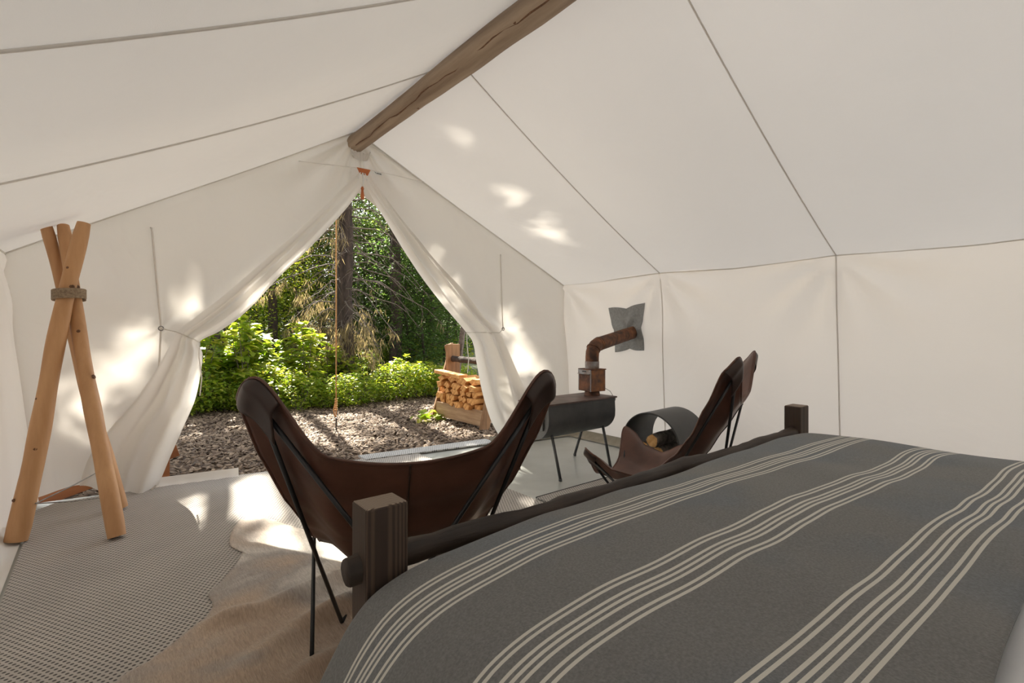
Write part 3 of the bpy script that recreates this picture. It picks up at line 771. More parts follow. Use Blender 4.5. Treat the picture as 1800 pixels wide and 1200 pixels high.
# ------------------------------------------------------------------ rugs
def slab(name, poly, z0, th, m):
    b = MB(); b.prism([Vector((x, y, z0)) for x, y in poly], (0, 0, 0), (0, 0, th)); return b.build(name, M[m], bevel=.002)
rg = slab('woven_rug', [(-.30, -1.3), (2.05, -1.3), (2.05, front_y(2.05)-.0), (.75, front_y(.75)-.005), (-.22, front_y(-.22)-.10), (-.30, front_y(-.3)-.22)], .0, .009, 'rug')
tag(rg, 'large grey woven rug with tiny dark holes under the tripod', 'rug')
rg2 = slab('woven_rug', [(2.075, .2), (3.52, .2), (3.52, 2.30), (2.075, 2.30)], .0, .009, 'rug')
tag(rg2, 'grey woven rug with black edge under the chair at right', 'rug')
b = MB(); b.tube([(2.075, 2.302, .006), (3.52, 2.302, .006)], .006, 6); b.build('edge_binding', M['ink'], rg2)
dm = slab('door_mat', [(1.62, front_y(1.62)-.06), (2.80, front_y(2.80)-.06), (2.80, front_y(2.80)+.13), (1.62, front_y(1.62)+.10)], .004, .012, 'mat')
tag(dm, 'pale perforated mat lying across the doorway sill', 'mat')

# cowhide: outline, folds
hp = [(440, 910), (462, 908), (486, 912)]
out_ = [at_z(u, v, .01) for u, v in [(405, 960), (408, 935), (424, 915), (448, 908), (478, 914), (520, 928), (560, 930)]]
out_ = [p.xy for p in out_]+[Vector(q) for q in [(1.15, 2.55), (1.45, 2.45), (1.62, 2.2), (1.50, 1.85), (1.58, 1.5), (1.72, 1.2), (1.5, .98), (1.1, 1.02), (.8, .93), (.5, .98), (.32, 1.12), (.15, 1.05), (-.02, 1.22), (-.06, 1.45), (-.03, 1.68)]]
out_ += [at_z(u, v, .01).xy for u, v in [(205, 1200), (255, 1168), (300, 1135), (340, 1102), (364, 1085), (374, 1063), (366, 1046), (384, 1028), (400, 1010), (420, 985), (425, 970)]]
K = len(out_); ol = []
for i in range(K):
    p0, p1, p2, p3 = out_[i-1], out_[i], out_[(i+1) % K], out_[(i+2) % K]
    for s in range(6):
        f = s/6; ol.append(.5*((2*p1)+(-p0+p2)*f+(2*p0-5*p1+4*p2-p3)*f*f*.9+(-p0+3*p1-3*p2+p3)*f**3*.9))
cen = Vector((.75, 1.7))
def seg_d(p, a, b_):
    t = max(0, min(1, (p-a).dot(b_-a)/(b_-a).length_squared)); return (p-(a+(b_-a)*t)).length, t
FOLDS = [((345, 1092), (470, 1062), .030, .045), ((470, 1062), (620, 1000), .040, .045), ((430, 1165), (530, 1095), .024, .05), ((530, 1095), (640, 1040), .045, .05), ((520, 1190), (600, 1140), .03, .05), ((300, 1190), (420, 1110), .010, .06)]
FOLDS = [(at_z(*a, .03).xy, at_z(*b_, .03).xy, h, w) for a, b_, h, w in FOLDS]
def hide_z(p):
    z = 0
    for a, b_, h, w in FOLDS:
        d, t = seg_d(p, a, b_); z = max(z, h*(.55+.45*sin(pi*t))*exp(-(d/w)**2))
    return .0165+z+.003*noise.noise(Vector((p.x*7, p.y*7, 0)))
b = MB(); nr = 40; ks = len(ol)
vv_ = [Vector((cen.x, cen.y, hide_z(cen)))]
for r_ in range(1, nr+1):
    f = (r_/nr)**.8
    for p in ol:
        q = cen.lerp(p, f); e = min(1, (1-f)*9); vv_.append(Vector((q.x, q.y, .0125+(hide_z(q)-.0125)*e)))
ff_ = [(0, 1+i, 1+(i+1) % ks) for i in range(ks)]
for r_ in range(nr-1):
    for i in range(ks):
        i2 = (i+1) % ks; ff_.append((1+r_*ks+i, 1+(r_+1)*ks+i, 1+(r_+1)*ks+i2, 1+r_*ks+i2))
b.add(vv_, ff_); hd_ = b.build('cow_hide', M['hide'], smooth=True, solid=.004)
tag(hd_, 'brown and white cowhide with folds lying on the woven rug', 'cowhide')

# ------------------------------------------------------------------ wood stove
SXC, SYC = 2.69, 2.62
sv = empty('wood_stove', (SXC, SYC, 0)); tag(sv, 'grey half-barrel wood stove on four thin legs with rusty flue', 'stove')
hl = .35; hw = .145
b = MB(); sec = [(-hw, .525)]
for k in range(25):
    a = pi+pi*k/24; sec.append((hw*1.06*cos(a)*(1 if abs(cos(a)) < .98 else .98), .43+.155*sin(a) if True else 0))
sec.append((hw, .525))
def secring(x): return [Vector((x, y, z)) for y, z in sec]
b.prism(secring(-hl), (0, 0, 0), (2*hl, 0, 0)); b.build('firebox', M['stove'], sv, smooth=True, angle=45)
b = MB(); b.box((0, 0, .531), (2*hl+.025, 2*hw+.03, .012)); b.build('top_plate', M['top'], sv, bevel=.003)
for lx, ly, fx_, fy_ in ((-.27, -.09, -.245, -.155), (.27, -.09, .285, -.155), (-.27, .09, -.27, .26), (.27, .09, .345, .27)):
    b = MB(); b.tube([(lx, ly, .33), (fx_, fy_, .012)], .0105, 10); b.tube([(fx_, fy_, .0), (fx_, fy_, .016)], .0125, 10); b.build('leg', M['stove'], sv, smooth=True)
b = MB(); b.box((-hl-.008, 0, .43), (.014, .21, .16)); dr = b.build('door', M['stove'], sv, bevel=.004)
b = MB(); b.tube([(-hl-.02, -.10, .46), (-hl-.045, -.115, .46), (-hl-.045, -.115, .42)], .005, 6); b.build('latch', M['wire'], dr)
b = MB(); b.tube([(-hl-.01, -.10, .50), (-hl-.01, -.10, .535)], .006, 8); b.build('hinge_pin', M['stove'], sv)
BXp, BYp = 2.945-SXC, 2.62-SYC
b = MB(); b.tube([(BXp, BYp, .535), (BXp, BYp, .575)], [.062, .056], 20); b.build('flue_collar', M['rust'], sv, smooth=True, angle=40)
b = MB(); Rz = Matrix.Rotation(radians(-8), 3, 'Z'); b.box((BXp, BYp, .655), (.140, .150, .165), Rz); bx = b.build('damper_box', M['rust2'], sv, bevel=.004)
def boxpt(x, y, z): return Rz @ Vector((x, y, 0))+Vector((BXp, BYp, z))
b = MB(); b.box(boxpt(-.0715, 0, .655), (.006, .140, .150), Rz); b.build('face_plate', M['rust'], bx, bevel=.001)
b = MB(); b.box(boxpt(-.076, 0, .722), (.005, .150, .030), Rz); b.box(boxpt(-.073, .070, .655), (.006, .009, .165), Rz); b.box(boxpt(-.073, -.070, .655), (.006, .009, .165), Rz); b.box(boxpt(-.082, 0, .706), (.020, .135, .004), Rz); b.build('slide_rim', M['galv'], bx, bevel=.001)
b = MB(); b.box(boxpt(-.079, .0, .725), (.003, .045, .009), Rz); b.build('handle_slot', M['ink'], bx)
b = MB(); b.box(boxpt(0, 0, .740), (.150, .160, .008), Rz); b.build('box_lid', M['rust'], bx, bevel=.002)
b = MB(); b.tube([(BXp, BYp, .742), (BXp, BYp, .80)], .0545, 24); b.build('flue_sleeve', M['galv'], sv, smooth=True, angle=40)
endp = Vector((3.635-SXC, 2.74-SYC, 1.025)); st_ = Vector((BXp, BYp, .78))
pth = [st_]
dirn = (endp-Vector((BXp, BYp, .90))).normalized()
cpt = Vector((BXp, BYp, .915)); ptsb = []
for k in range(5):
    t = k/4; a_, c2 = cpt-Vector((0, 0, .085)), cpt+dirn*.085
    ptsb.append(a_*(1-t)**2+cpt*(2*t*(1-t))+c2*t*t)
b = MB(); b.tube([st_]+ptsb, .052, 24); b.build('flue_elbow', M['rust'], sv, smooth=True, angle=25)
b = MB(); b.tube([ptsb[-1]-dirn*.005, endp+dirn*.04], .054, 24); fp = b.build('flue_pipe', M['rust'], sv, smooth=True, angle=40)
b = MB()
for p, d_ in ((ptsb[2], (ptsb[3]-ptsb[1]).normalized()), (ptsb[-1]+dirn*.02, dirn)): b.tube([p-d_*.004, p+d_*.004], .0565, 24)
b.build('joint_bead', M['rust'], fp, smooth=True, angle=40)
b = MB(); b.tube([boxpt(.07, -.05, .60), (hl+.0, -.10, .57), (hl+.01, -.12, .535)], .0025, 6); b.tube([(hl+.005, -.135, .53), (hl+.012, -.14, .515), (hl+.004, -.14, .50)], .005, 6); b.build('pull_wire', M['wire'], sv)
# grey stove jack patch on the wall
jk = MB()
def jackf(i, j):
    a = at_x(1068, 541, 3.585); b2 = at_x(1132, 532, 3.585); c_ = at_x(1128, 616, 3.585); d_ = at_x(1077, 619, 3.585)
    p = a.lerp(b2, i).lerp(d_.lerp(c_, i), j)
    q = Vector((2*i-1, 2*j-1)); r_ = q.length; an = math.atan2(q.y, q.x)
    star = .05*abs(sin(2*an))
    p += (Vector((3.60, 2.75, 1.045))-p)*(.10*exp(-(r_/.5)**2))
    edge = max(abs(q.x), abs(q.y))
    k = (1-abs(sin(2*an)))
    p += (Vector((3.60, 2.75, 1.045))-p)*(.13*edge*k)
    x = wall_x(1, p.y, p.z)-.012-.035*exp(-(r_/.75)**2)*(.6+.5*sin(an*4))-.008*sin(an*6+1)*r_
    return Vector((min(x, wall_x(1, p.y, p.z)-.010), p.y, p.z))
jk.grid(jackf, 36, 36); jo = jk.build('stove_jack', M['jack'], smooth=True, solid=.003)
tag(jo, 'grey fabric stove-pipe patch on the right wall around the rusty pipe', 'fabric patch')

# ------------------------------------------------------------------ log ring and logs
LRX, LRY, LRR = 2.96, 2.10, .228
lr = empty('log_ring', (LRX, LRY, .009)); tag(lr, 'round black steel log holder lying behind the side-on chair', 'log holder')
lr.rotation_euler = (0, 0, radians(4))
b = MB(); nn_ = 64; vs_ = []; fs_ = []
for k in range(nn_):
    a = 2*pi*k/nn_
    for x, r_ in ((0, LRR), (.40, LRR), (.40, LRR-.010), (0, LRR-.010)):
        vs_.append((x, r_*cos(a), LRR+r_*sin(a)))
for k in range(nn_):
    k2 = (k+1) % nn_
    for e in range(4): fs_.append((k*4+e, k*4+(e+1) % 4, k2*4+(e+1) % 4, k2*4+e))
b.add(vs_, fs_); b.build('hoop', M['ring'], lr, smooth=True, angle=40)
b = MB(); b.tube([(.0, (LRR-.005)*cos(a), LRR+(LRR-.005)*sin(a)) for a in np.linspace(0, 2*pi, 65)], .006, 6, False); b.build('rim', M['ring'], lr, smooth=True)
for k, (yy, zz, rr_, xx, ln) in enumerate([(-.085, .070, .055, .02, .30), (.03, .068, .052, .04, .28), (.125, .098, .050, .02, .30), (-.135, .165, .048, .03, .29), (-.03, .165, .052, .05, .27), (.075, .185, .050, .03, .29), (-.02, .262, .046, .0, .30)]):
    t = empty('split_log', (LRX+xx, LRY+yy, zz+.009), radians(4))
    top = k == 6
    tag(t, 'grey-barked split log lying topmost in the black log ring' if top else 'grey-barked log lying in the black log ring', 'log', 'logs in the black ring')
    if top: del t['group']
    b = MB(); b.tube([(0, 0, 0), (ln*.3, .003, 0), (ln*.7, -.003, .002), (ln, 0, 0)], [rr_, rr_*1.03, rr_*.98, rr_], 12, True, .2, k); b.build('bark', M['greybark'], t, smooth=True, angle=50)
    b = MB(); b.tube([(-.002, 0, 0), (.004, 0, 0)], rr_*.9, 12, True, .2, k); b.build('cut_end', M['endgrain'], t)

# ================================================================== OUTSIDE
# guy line from the ridge pole to a stake
g0, g1 = Vector((1.567, 4.33, ZR-.10)), Vector((2.16, 5.97, ground_z(2.16, 5.97)))
gr = empty('guy_line', g1); tag(gr, 'orange guy rope with a knot running down to a thin black stake', 'rope')
def gp(t): return g0.lerp(g1, t)-g1
b = MB(); b.tube([gp(.0), gp(.5)+Vector((0, 0, -.01)), gp(.935)], .0065, 8); b.build('rope', M['orange_rope'], gr, smooth=True)
b = MB()
for k in range(6):
    b.tube([gp(.85+.010*k)+Vector((.011*cos(a+k), .011*sin(a+k), 0)) for a in np.linspace(0, 2*pi, 10)], .007, 6)
b.tube([gp(.845), gp(.90)+Vector((-.03, 0, 0)), gp(.935)+Vector((-.012, 0, 0))], .007, 6); b.build('knot', M['orange_rope'], gr, smooth=True)
b = MB(); b.tube([gp(.93)+Vector((.018*cos(a), 0, .03*sin(a))) for a in np.linspace(0, 2*pi, 12)], .004, 6); b.tube([gp(.94), gp(1)-Vector((0, 0, .1))], .008, 8); b.build('stake', M['path_light'], gr)

# firewood rack: two A-frames, beam, boards
RX = 3.50; RY0, RY1 = 4.83, 5.90
rk = empty('firewood_rack', (RX, (RY0+RY1)/2, GROUND)); tag(rk, 'rough timber firewood rack with A-frame ends just outside the door', 'firewood rack')
hy = (RY1-RY0)/2
for sy in (-1, 1):
    for sx in (-1, 1):
        b = MB(); p0 = Vector((.22+sx*.22, sy*hy*1.04, 0)); p1 = Vector((.22-sx*.05, sy*hy*.93, 1.0))
        d = (p1-p0); q = d.to_track_quat('Z', 'Y').to_matrix()
        b.box((p0+p1)/2, (.05, .13, d.length), q); b.build('leg_board', M['rackdark'], rk, bevel=.003)
    b = MB(); b.box((.22, sy*hy*.88, .80), (.20, .05, .40)); b.build('gusset_board', M['rackdark'], rk, bevel=.003)
b = MB(); b.tube([(.20+.01*sin(k), -hy*1.15+2.2*hy*k/16, .80) for k in range(17)], [.042+.004*sin(k*1.3) for k in range(17)], 12, True, .2); b.build('beam_log', M['bark'], rk, smooth=True)
b = MB(); b.box((.01, 0, .135), (.035, 2*hy*1.0, .19)); b.build('shelf_board', M['rack'], rk, bevel=.004)
b = MB(); b.box((.22, 0, .195), (.40, 2*hy*.98, .035)); b.build('shelf', M['rack'], rk, bevel=.003)
b = MB(); p0 = Vector((.30, hy*1.15, 0)); p1 = Vector((.40, hy*.85, 1.35)); d = p1-p0; b.box((p0+p1)/2, (.06, .06, d.length), d.to_track_quat('Z', 'Y').to_matrix()); b.build('prop_pole', M['twig'], rk)
random.seed(5)
ORD = 'first second third fourth fifth sixth seventh eighth ninth tenth eleventh twelfth thirteenth fourteenth fifteenth sixteenth seventeenth eighteenth nineteenth twentieth'.split()
n = 0
rows_ = [7, 8, 7, 6, 5]
zz = GROUND+.216
for r_, cnt in enumerate(rows_):
    span = 2*hy*(.90-.015*r_)
    span -= .0
    for k in range(cnt):
        yy = (RY0+RY1)/2-span/2+span*(k+.5)/cnt+random.uniform(-.01, .01)
        s_ = span/cnt/2*.98; h_ = .038
        npt = random.choice((4, 4, 5)); poly = []
        a0 = random.uniform(0, 2*pi)
        for q in range(npt):
            a = a0+2*pi*q/npt+random.uniform(-.25, .25); rr_ = random.uniform(.86, 1.06)
            poly.append(Vector((0, s_*1.10*rr_*cos(a), h_*1.25*rr_*sin(a))))
        t = empty('firewood', (RX+random.uniform(-.09, .02), yy, zz+h_))
        tag(t, f'split firewood piece in the {ORD[r_]} row from the bottom, {ORD[cnt-1-k]} from the left', 'firewood', 'split firewood stacked on the rack')
        b = MB(); b.prism(poly, (0, 0, 0), (random.uniform(.34, .40), random.uniform(-.01, .01), 0)); b.build('split_wood', M['split'], t, bevel=.0012)
        n += 1
    zz += .075
t = empty('firewood', (RX-.02, RY1-.34, zz+.03), 0); tag(t, 'long bark-edged firewood slab lying flat on top of the stack', 'firewood')
b = MB(); b.box((.02, 0, 0), (.12, .62, .05), Matrix.Rotation(.06, 3, 'X')); b.build('split_wood', M['split'], t, bevel=.01)

# outdoor slatted chair half hidden by the left flap
oc = empty('garden_chair', (.05, 4.66, GROUND), radians(90)); oc.scale = (.93, .93, .93); tag(oc, 'orange-brown wooden garden chair peeking past the left door flap', 'garden chair')
for sx in (-1, 1):
    b = MB(); b.prism([Vector((sx*.30-.05, -.40, .50)), Vector((sx*.30+.05, -.40, .50)), Vector((sx*.30+.06, -.12, .50)), Vector((sx*.30+.04, .40, .50)), Vector((sx*.30-.04, .40, .50)), Vector((sx*.30-.06, -.12, .50))], (0, 0, 0), (0, 0, .022)); b.build('armrest', M['chair_wood'], oc, bevel=.006)
    b = MB(); b.box((sx*.28, -.30, .25), (.025, .10, .50)); b.build('front_leg', M['chair_wood'], oc, bevel=.003)
    b = MB(); b.box((sx*.24, .05, .20), (.025, .95, .10), Matrix.Rotation(-.28, 3, 'X')); b.build('side_rail', M['chair_wood'], oc, bevel=.003)
for k in range(6):
    b = MB(); b.box((0, -.36+k*.09, .345-k*.026), (.50, .08, .02), Matrix.Rotation(-.28, 3, 'X')); b.build('seat_slat', M['chair_wood'], oc, bevel=.002)
for k in range(5):
    b = MB(); b.box((-.2+k*.10, .36, .58-.01*abs(k-2)), (.085, .02, .80-.06*abs(k-2)), Matrix.Rotation(-.38, 3, 'X')); b.build('back_slat', M['chair_wood'], oc, bevel=.002)
pb = empty('path_light', (*at_z(489, 722, GROUND).xy, GROUND)); tag(pb, 'small black path light standing in the yellow-green undergrowth', 'garden light')
b = MB(); b.tube([(0, 0, -.05), (0, 0, .30)], .012, 8); b.build('post', M['path_light'], pb)
b = MB(); b.tube([(0, 0, .30), (0, 0, .33), (0, 0, .36), (0, 0, .375)], [.03, .035, .06, .01], 14); b.build('cap', M['path_light'], pb, smooth=True)

# ------------------------------------------------------------------ plants
SUNN = np.array(SUN)
# where the photograph shows sun coming through gaps in the trees: (point, radius)
GAPS = []
for x, y, z, r in [(.95, 3.95, .55, .38), (1.5, 3.9, .9, .42), (2.05, 3.85, .7, .40), (2.5, 3.75, .45, .32), (1.15, 3.95, 1.25, .38), (.66, 3.98, .55, .28), (2.7, 3.7, .25, .2), (1.75, 3.85, 1.6, .25),
                   (2.22, 3.79, 1.72, .13), (2.42, 3.76, 1.40, .15), (2.95, 3.68, 1.15, .17), (3.1, 3.66, .88, .18), (2.98, 3.67, .58, .16), (3.3, 3.62, .68, .15), (2.2, 3.8, 1.45, .10),
                   (-.12, 4.14, .68, .15), (.12, 4.1, .92, .18), (.24, 4.1, 1.02, .15), (-.18, 4.14, .42, .12), (.05, 4.1, .5, .12), (.55, 4.05, 1.30, .18)]:
    GAPS.append((np.array((x, y, z)), r))
def roof_hit(u, v):
    p = None; R = ray(u, v)
    for k in range(400):
        t = .5+k*.015; q = Vector((0, 0, EYE))+R*t
        if q.z > roof_z(min(q.x, XR), q.y): return q
    return q
for u, v, r in [(795, 230, .13), (835, 267, .10), (905, 345, .17), (932, 374, .14), (975, 412, .15), (1003, 427, .10)]:
    GAPS.append((np.array(roof_hit(u, v)), r))
for x, y, r in [(3.2, 5.2, .5), (3.9, 6.2, .5), (2.9, 6.6, .5), (4.6, 7.0, .6), (3.4, 7.4, .4), (2.3, 7.3, .35), (1.3, 7.4, .3), (1.8, 5.6, .25), (4.8, 5.8, .4), (3.5, 4.4, .3), (3.1, 5.9, .35), (4.3, 5.3, .4), (2.9, 7.3, .3), (1.0, 6.6, .2), (4.2, 7.6, .5), (5.4, 6.6, .5)]:
    GAPS.append((np.array((x, y, GROUND)), r))
for x, y, z, r in [(1.7, 8.6, .6, .7), (2.8, 8.6, .7, .6), (1.0, 8.4, .4, .5), (3.9, 8.3, .2, .5), (4.6, 7.8, .2, .4), (2.2, 9.2, 1.2, .6), (1.2, 9.2, 1.0, .5)]:
    GAPS.append((np.array((x, y, z)), r))
for x, y, z, r in [(3.0, 12.5, 2.2, .7), (2.4, 12.0, 1.4, .6), (2.0, 13, 3.0, .7), (3.6, 15, 3.2, .9), (6.0, 12.5, 2.0, .6), (5.6, 11.0, 1.4, .4), (7.6, 13, 2.6, .7), (2.6, 9.3, 2.6, .8), (2.9, 9.2, 3.6, .6), (6.8, 15, 3.6, .8), (4.6, 18, 4, 1.2), (8, 18, 4, 1.2), (3.0, 18, 3, 1.0)]:
    GAPS.append((np.array((x, y, z)), r))
GP = np.array([g for g, _ in GAPS]); GRr = np.array([r for _, r in GAPS])
def sun_blocked(P):
    """True where a leaf at P (n,3) would shade one of the sunny spots"""
    out = np.zeros(len(P), bool)
    for g, r in zip(GP, GRr):
        d = P-g; t = d@SUNN; dist = np.linalg.norm(d-t[:, None]*SUNN, axis=1)
        out |= (t > 2.2) & (dist < r)
    return out
def leaves(P, size, asp=.55, up=.6, droop=.2, seed=0, az=None):
    """folded diamond leaves at points P -> verts, quads"""
    n = len(P); L_ = size*rng.uniform(.65, 1.25, n); a = rng.uniform(0, 2*pi, n) if az is None else az
    d = np.stack([np.cos(a), np.sin(a), rng.normal(-droop, .35, n)], 1); d /= np.linalg.norm(d, axis=1)[:, None]
    nrm = np.stack([rng.normal(0, 1-up, n), rng.normal(0, 1-up, n), np.full(n, up+.1)], 1)
    s = np.cross(d, nrm); s /= np.linalg.norm(s, axis=1)[:, None]+1e-9
    nn = np.cross(s, d)
    w = L_*asp*.5
    tip = P+d*L_[:, None]; m = P+d*(L_*.45)[:, None]
    l = m+s*w[:, None]+nn*(w*.35)[:, None]; r = m-s*w[:, None]+nn*(w*.35)[:, None]
    V = np.stack([P, l, tip, r], 1).reshape(-1, 3); Fq = np.arange(n*4).reshape(-1, 4)
    return V, Fq
def join(parts):
    Vs, Fs, o = [], [], 0
    for V, f in parts: Vs.append(V); Fs.append(f+o); o += len(V)
    return np.concatenate(Vs), np.concatenate(Fs)
def foliage(V, Fq, m, parent, name='foliage'):
    o = fast_mesh(name, V, Fq, M[m], parent); o['kind'] = 'stuff'; return o

def ball_pts(n, c, r):
    p = rng.normal(0, 1, (n, 3)); p /= np.linalg.norm(p, axis=1)[:, None]
    return np.array(c)+p*(rng.uniform(.35, 1, n)**.5)[:, None]*np.array(r)
def make_bush(name, n, r, h, size, m, asp, up):
    t = empty(name)
    P = ball_pts(n, (0, 0, h*.5), (r, r, h*.55)); P[:, 2] = np.abs(P[:, 2])*1+.02
    foliage(*leaves(P, size, asp, up), m, t)
    b = MB()
    for k in range(9):
        a = 2*pi*k/9; b.tube([(0.03*cos(a), .03*sin(a), -.05), (r*.4*cos(a), r*.4*sin(a), h*.5), (r*.7*cos(a), r*.7*sin(a), h*.9)], [.007, .005, .002], 5)
    st = b.build('stems', M['twig'], t)
    return t
def make_layered(name, n_spray, h, size, m):
    """upright stems with flat tiers of broad leaves"""
    t = empty(name); parts = []; b = MB()
    for s in range(5):
        a = rng.uniform(0, 2*pi); lean = rng.uniform(.05, .35); hh = h*rng.uniform(.7, 1.05)
        top = Vector((lean*cos(a), lean*sin(a), hh)); b.tube([(0, 0, -.05), top*.5+Vector((0, 0, .03)), top], [.008, .006, .003], 5)
        for q in range(n_spray):
            f = .35+.65*(q+.5)/n_spray; c0 = np.array(top)*f; sa = rng.uniform(0, 2*pi); ln = rng.uniform(.15, .38)*(1.25-f*.6)
            e = c0+np.array((cos(sa)*ln, sin(sa)*ln, .02)); b.tube([tuple(c0), tuple(e)], .003, 4)
            k = 9; tt = rng.uniform(.15, 1, k)[:, None]; P = c0*(1-tt)+e*tt+rng.normal(0, .012, (k, 3))
            az = sa+rng.choice([-1, 1], k)*rng.uniform(.5, 1.2, k)
            parts.append(leaves(P, size, .75, .92, .12, az=az))
    V, Fq = join(parts); foliage(V, Fq, m, t); b.build('stems', M['twig'], t); return t
def make_broadleaf(name, h, r, n, size, m, tr=.05, base=.25):
    t = empty(name); b = MB()
    b.tube([(0, 0, -.2)]+[(.06*sin(k*1.3), .06*cos(k), h*k/8) for k in range(1, 9)], [tr*(1.1-.95*k/8) for k in range(9)], 8, True, .1)
    cl = []
    for k in range(26):
        f = base+(1-base)*k/26; a = k*2.4; rr_ = r*(.35+.65*sin(pi*min(1, (f-base)/(1-base)*.85+.15)))
        p0 = Vector((.05*sin(f*9), .05*cos(f*9), h*f*.93)); p1 = p0+Vector((cos(a)*rr_*.8, sin(a)*rr_*.8, .25*rr_))
        b.tube([p0, p0.lerp(p1, .5)+Vector((0, 0, .05)), p1], [tr*.35*(1.1-f), tr*.2, .004], 5); cl.append((np.array(p1), rr_*.62))
        cl.append((np.array(p0.lerp(p1, .5)), rr_*.45))
    b.build('trunk', M['bark'], t, smooth=True)
    k = n//len(cl); parts = [leaves(ball_pts(k, c, (q, q, q*.6)), size, .6, .6) for c, q in cl]
    V, Fq = join(parts); foliage(V, Fq, m, t); return t
def conifer_parts(h, base, r, nb, per, bare=0.0, tr=.16):
    P, AZ, twigs = [], [], []
    for k in range(nb):
        f = base+(1-base)*(k/nb)**.9; a = k*2.399+rng.uniform(-.3, .3); ln = r*(1.06-f)/(1.06-base)*rng.uniform(.7, 1.1)+.25
        z0 = h*f
        pts_ = [np.array((cos(a)*ln*s, sin(a)*ln*s, z0+.10*ln*s-.42*ln*s*s)) for s in (0, .25, .5, .75, 1)]
        twigs.append(pts_)
        s = rng.uniform(.12, 1, per); c = np.stack([np.cos(a)*ln*s, np.sin(a)*ln*s, z0+.10*ln*s-.42*ln*s*s], 1)
        side = rng.normal(0, .20, per)*(1.2-s)*ln*.9
        c[:, 0] += -np.sin(a)*side; c[:, 1] += np.cos(a)*side; c[:, 2] -= np.abs(side)*.3+rng.uniform(0, .12, per)
        P.append(c); AZ.append(a+np.sign(side)*.6+rng.normal(0, .4, per))
    return np.concatenate(P), np.concatenate(AZ), twigs
def conifer(name, loc, h, base, r, nb, per, size, tr, label, group=None, prune=True):
    t = empty(name, loc); tag(t, label, 'tree', group)
    b = MB(); b.tube([(0, 0, -.3)]+[(.03*sin(k*1.7), .03*cos(k), h*k/12) for k in range(13)], [tr*1.2]+[tr*(1.1-1.05*k/12) for k in range(13)], 14, True, .16)
    b.build('trunk', M['bark'], t, smooth=True)
    P, AZ, tw = conifer_parts(h, base, r, nb, per)
    if prune:
        keep = ~sun_blocked(P+np.array(loc)); P, AZ = P[keep], AZ[keep]
    foliage(*leaves(P, size, .28, .75, .25, az=AZ), 'needle', t)
    b = MB()
    tw = [ps for ps in tw if not sun_blocked(np.array(ps)+np.array(loc)).any()]
    for ps in tw: b.tube([tuple(p) for p in ps], [.018, .014, .010, .007, .003], 4, False)
    b.build('branches', M['twig'], t); return t
def gl(x, y, dz=0): return (x, y, ground_z(x, y)+dz)

# hero conifer with dead drooping branches
HX, HY = 3.56, 9.41
hero = empty('old_conifer', gl(HX, HY)); tag(hero, 'thick dark conifer trunk with drooping dead branches behind the guy rope', 'tree')
b = MB(); b.tube([(0, 0, -.3)]+[(.02*sin(k*1.7), .02*cos(k), 15.2*k/24) for k in range(25)], [.24]+[.20 if k == 0 else .165*(1.03-.9*k/24) for k in range(25)], 18, True, .16); b.build('trunk', M['bark'], hero, smooth=True)
P, AZ, tw = conifer_parts(15.5, .33, 2.3, 150, 150)
keep = ~sun_blocked(P+np.array(hero.location)); foliage(*leaves(P[keep], .17, .28, .75, .25, az=AZ[keep]), 'needle', hero)
b = MB(); LP = []; bt = MB()
random.seed(3)
for k in range(130):
    z0 = .9+4.9*(k/130); a = k*2.399+random.uniform(-.4, .4); ln = random.uniform(.6, 1.9)*(1 if z0 > 1.6 else .5)
    ps = []; 
    for s in range(7):
        f = s/6; ps.append(Vector((cos(a+.3*f)*ln*f, sin(a+.3*f)*ln*f, z0+.18*ln*f-.62*ln*f*f+.05*sin(f*9+k))))
    b.tube(ps, [.013*(1-.8*s/6)+.002 for s in range(7)], 5, False)
    for q in range(9):
        f = random.uniform(.25, 1); i = min(int(f*6), 5); c0 = ps[i].lerp(ps[i+1], f*6-i)
        da = a+random.choice((-1, 1))*random.uniform(.5, 1.3); l2 = random.uniform(.12, .45)
        e = c0+Vector((cos(da)*l2*.7, sin(da)*l2*.7, -l2*random.uniform(.2, .9)))
        bt.tube([c0, c0.lerp(e, .5)+Vector((0, 0, .03)), e], [.0045, .003, .0015], 4, False)
        sun_side = 1 if (cos(a) < .3) else .35  # lichen, denser at left where its gold stands in for sunlit needles
        for w in range(int(16*sun_side)): LP.append(tuple(c0.lerp(e, random.random())+Vector((random.gauss(0, .03), random.gauss(0, .03), -random.uniform(0, .12)))))
b.build('dead_branches', M['twig'], hero, smooth=True); tw_ = bt.build('twigs', M['twig'], hero); tw_['kind'] = 'stuff'
LP = np.array(LP); keep = ~sun_blocked(LP+np.array(hero.location))
Vl, Fl = leaves(LP[keep], .15, .075, .3, 2.4); foliage(Vl, Fl, 'lichen', hero, 'hanging_lichen')

# tall conifers whose crowns shade the tent; their trunks stand in view
for k, (x, y, h, tr) in enumerate([(1.50, 10.0, 13, .13), (2.95, 12.2, 14, .10), (6.9, 12.0, 13, .12), (5.6, 14.5, 14, .12)]):
    conifer('tall_conifer', gl(x, y), h+1, .38, 2.2, 130, 130, .19, tr, ['slim conifer trunk behind the leafy sapling at left', 'narrow conifer trunk left of the old conifer', 'dark straight conifer trunk right of the old conifer, near the rack', 'far conifer trunk just right of the old conifer'][k])
for k, (x, y, h) in enumerate([(-.9, 11.0, 16), (5.2, 10.6, 17), (.4, 13.5, 17), (7.4, 9.6, 16), (4.4, 15.0, 19), (2.6, 14.6, 18), (6.3, 13.2, 18), (-4.4, .8, 14), (-4.8, 4.6, 15), (-3.9, -3.2, 14), (-3.4, 7.6, 15)]):
    conifer('tall_conifer', gl(x, y), h, .34, 2.5, 170, 150, .21, .13, 'tall conifer with dark high crown standing around the clearing', 'tall conifers around the clearing')

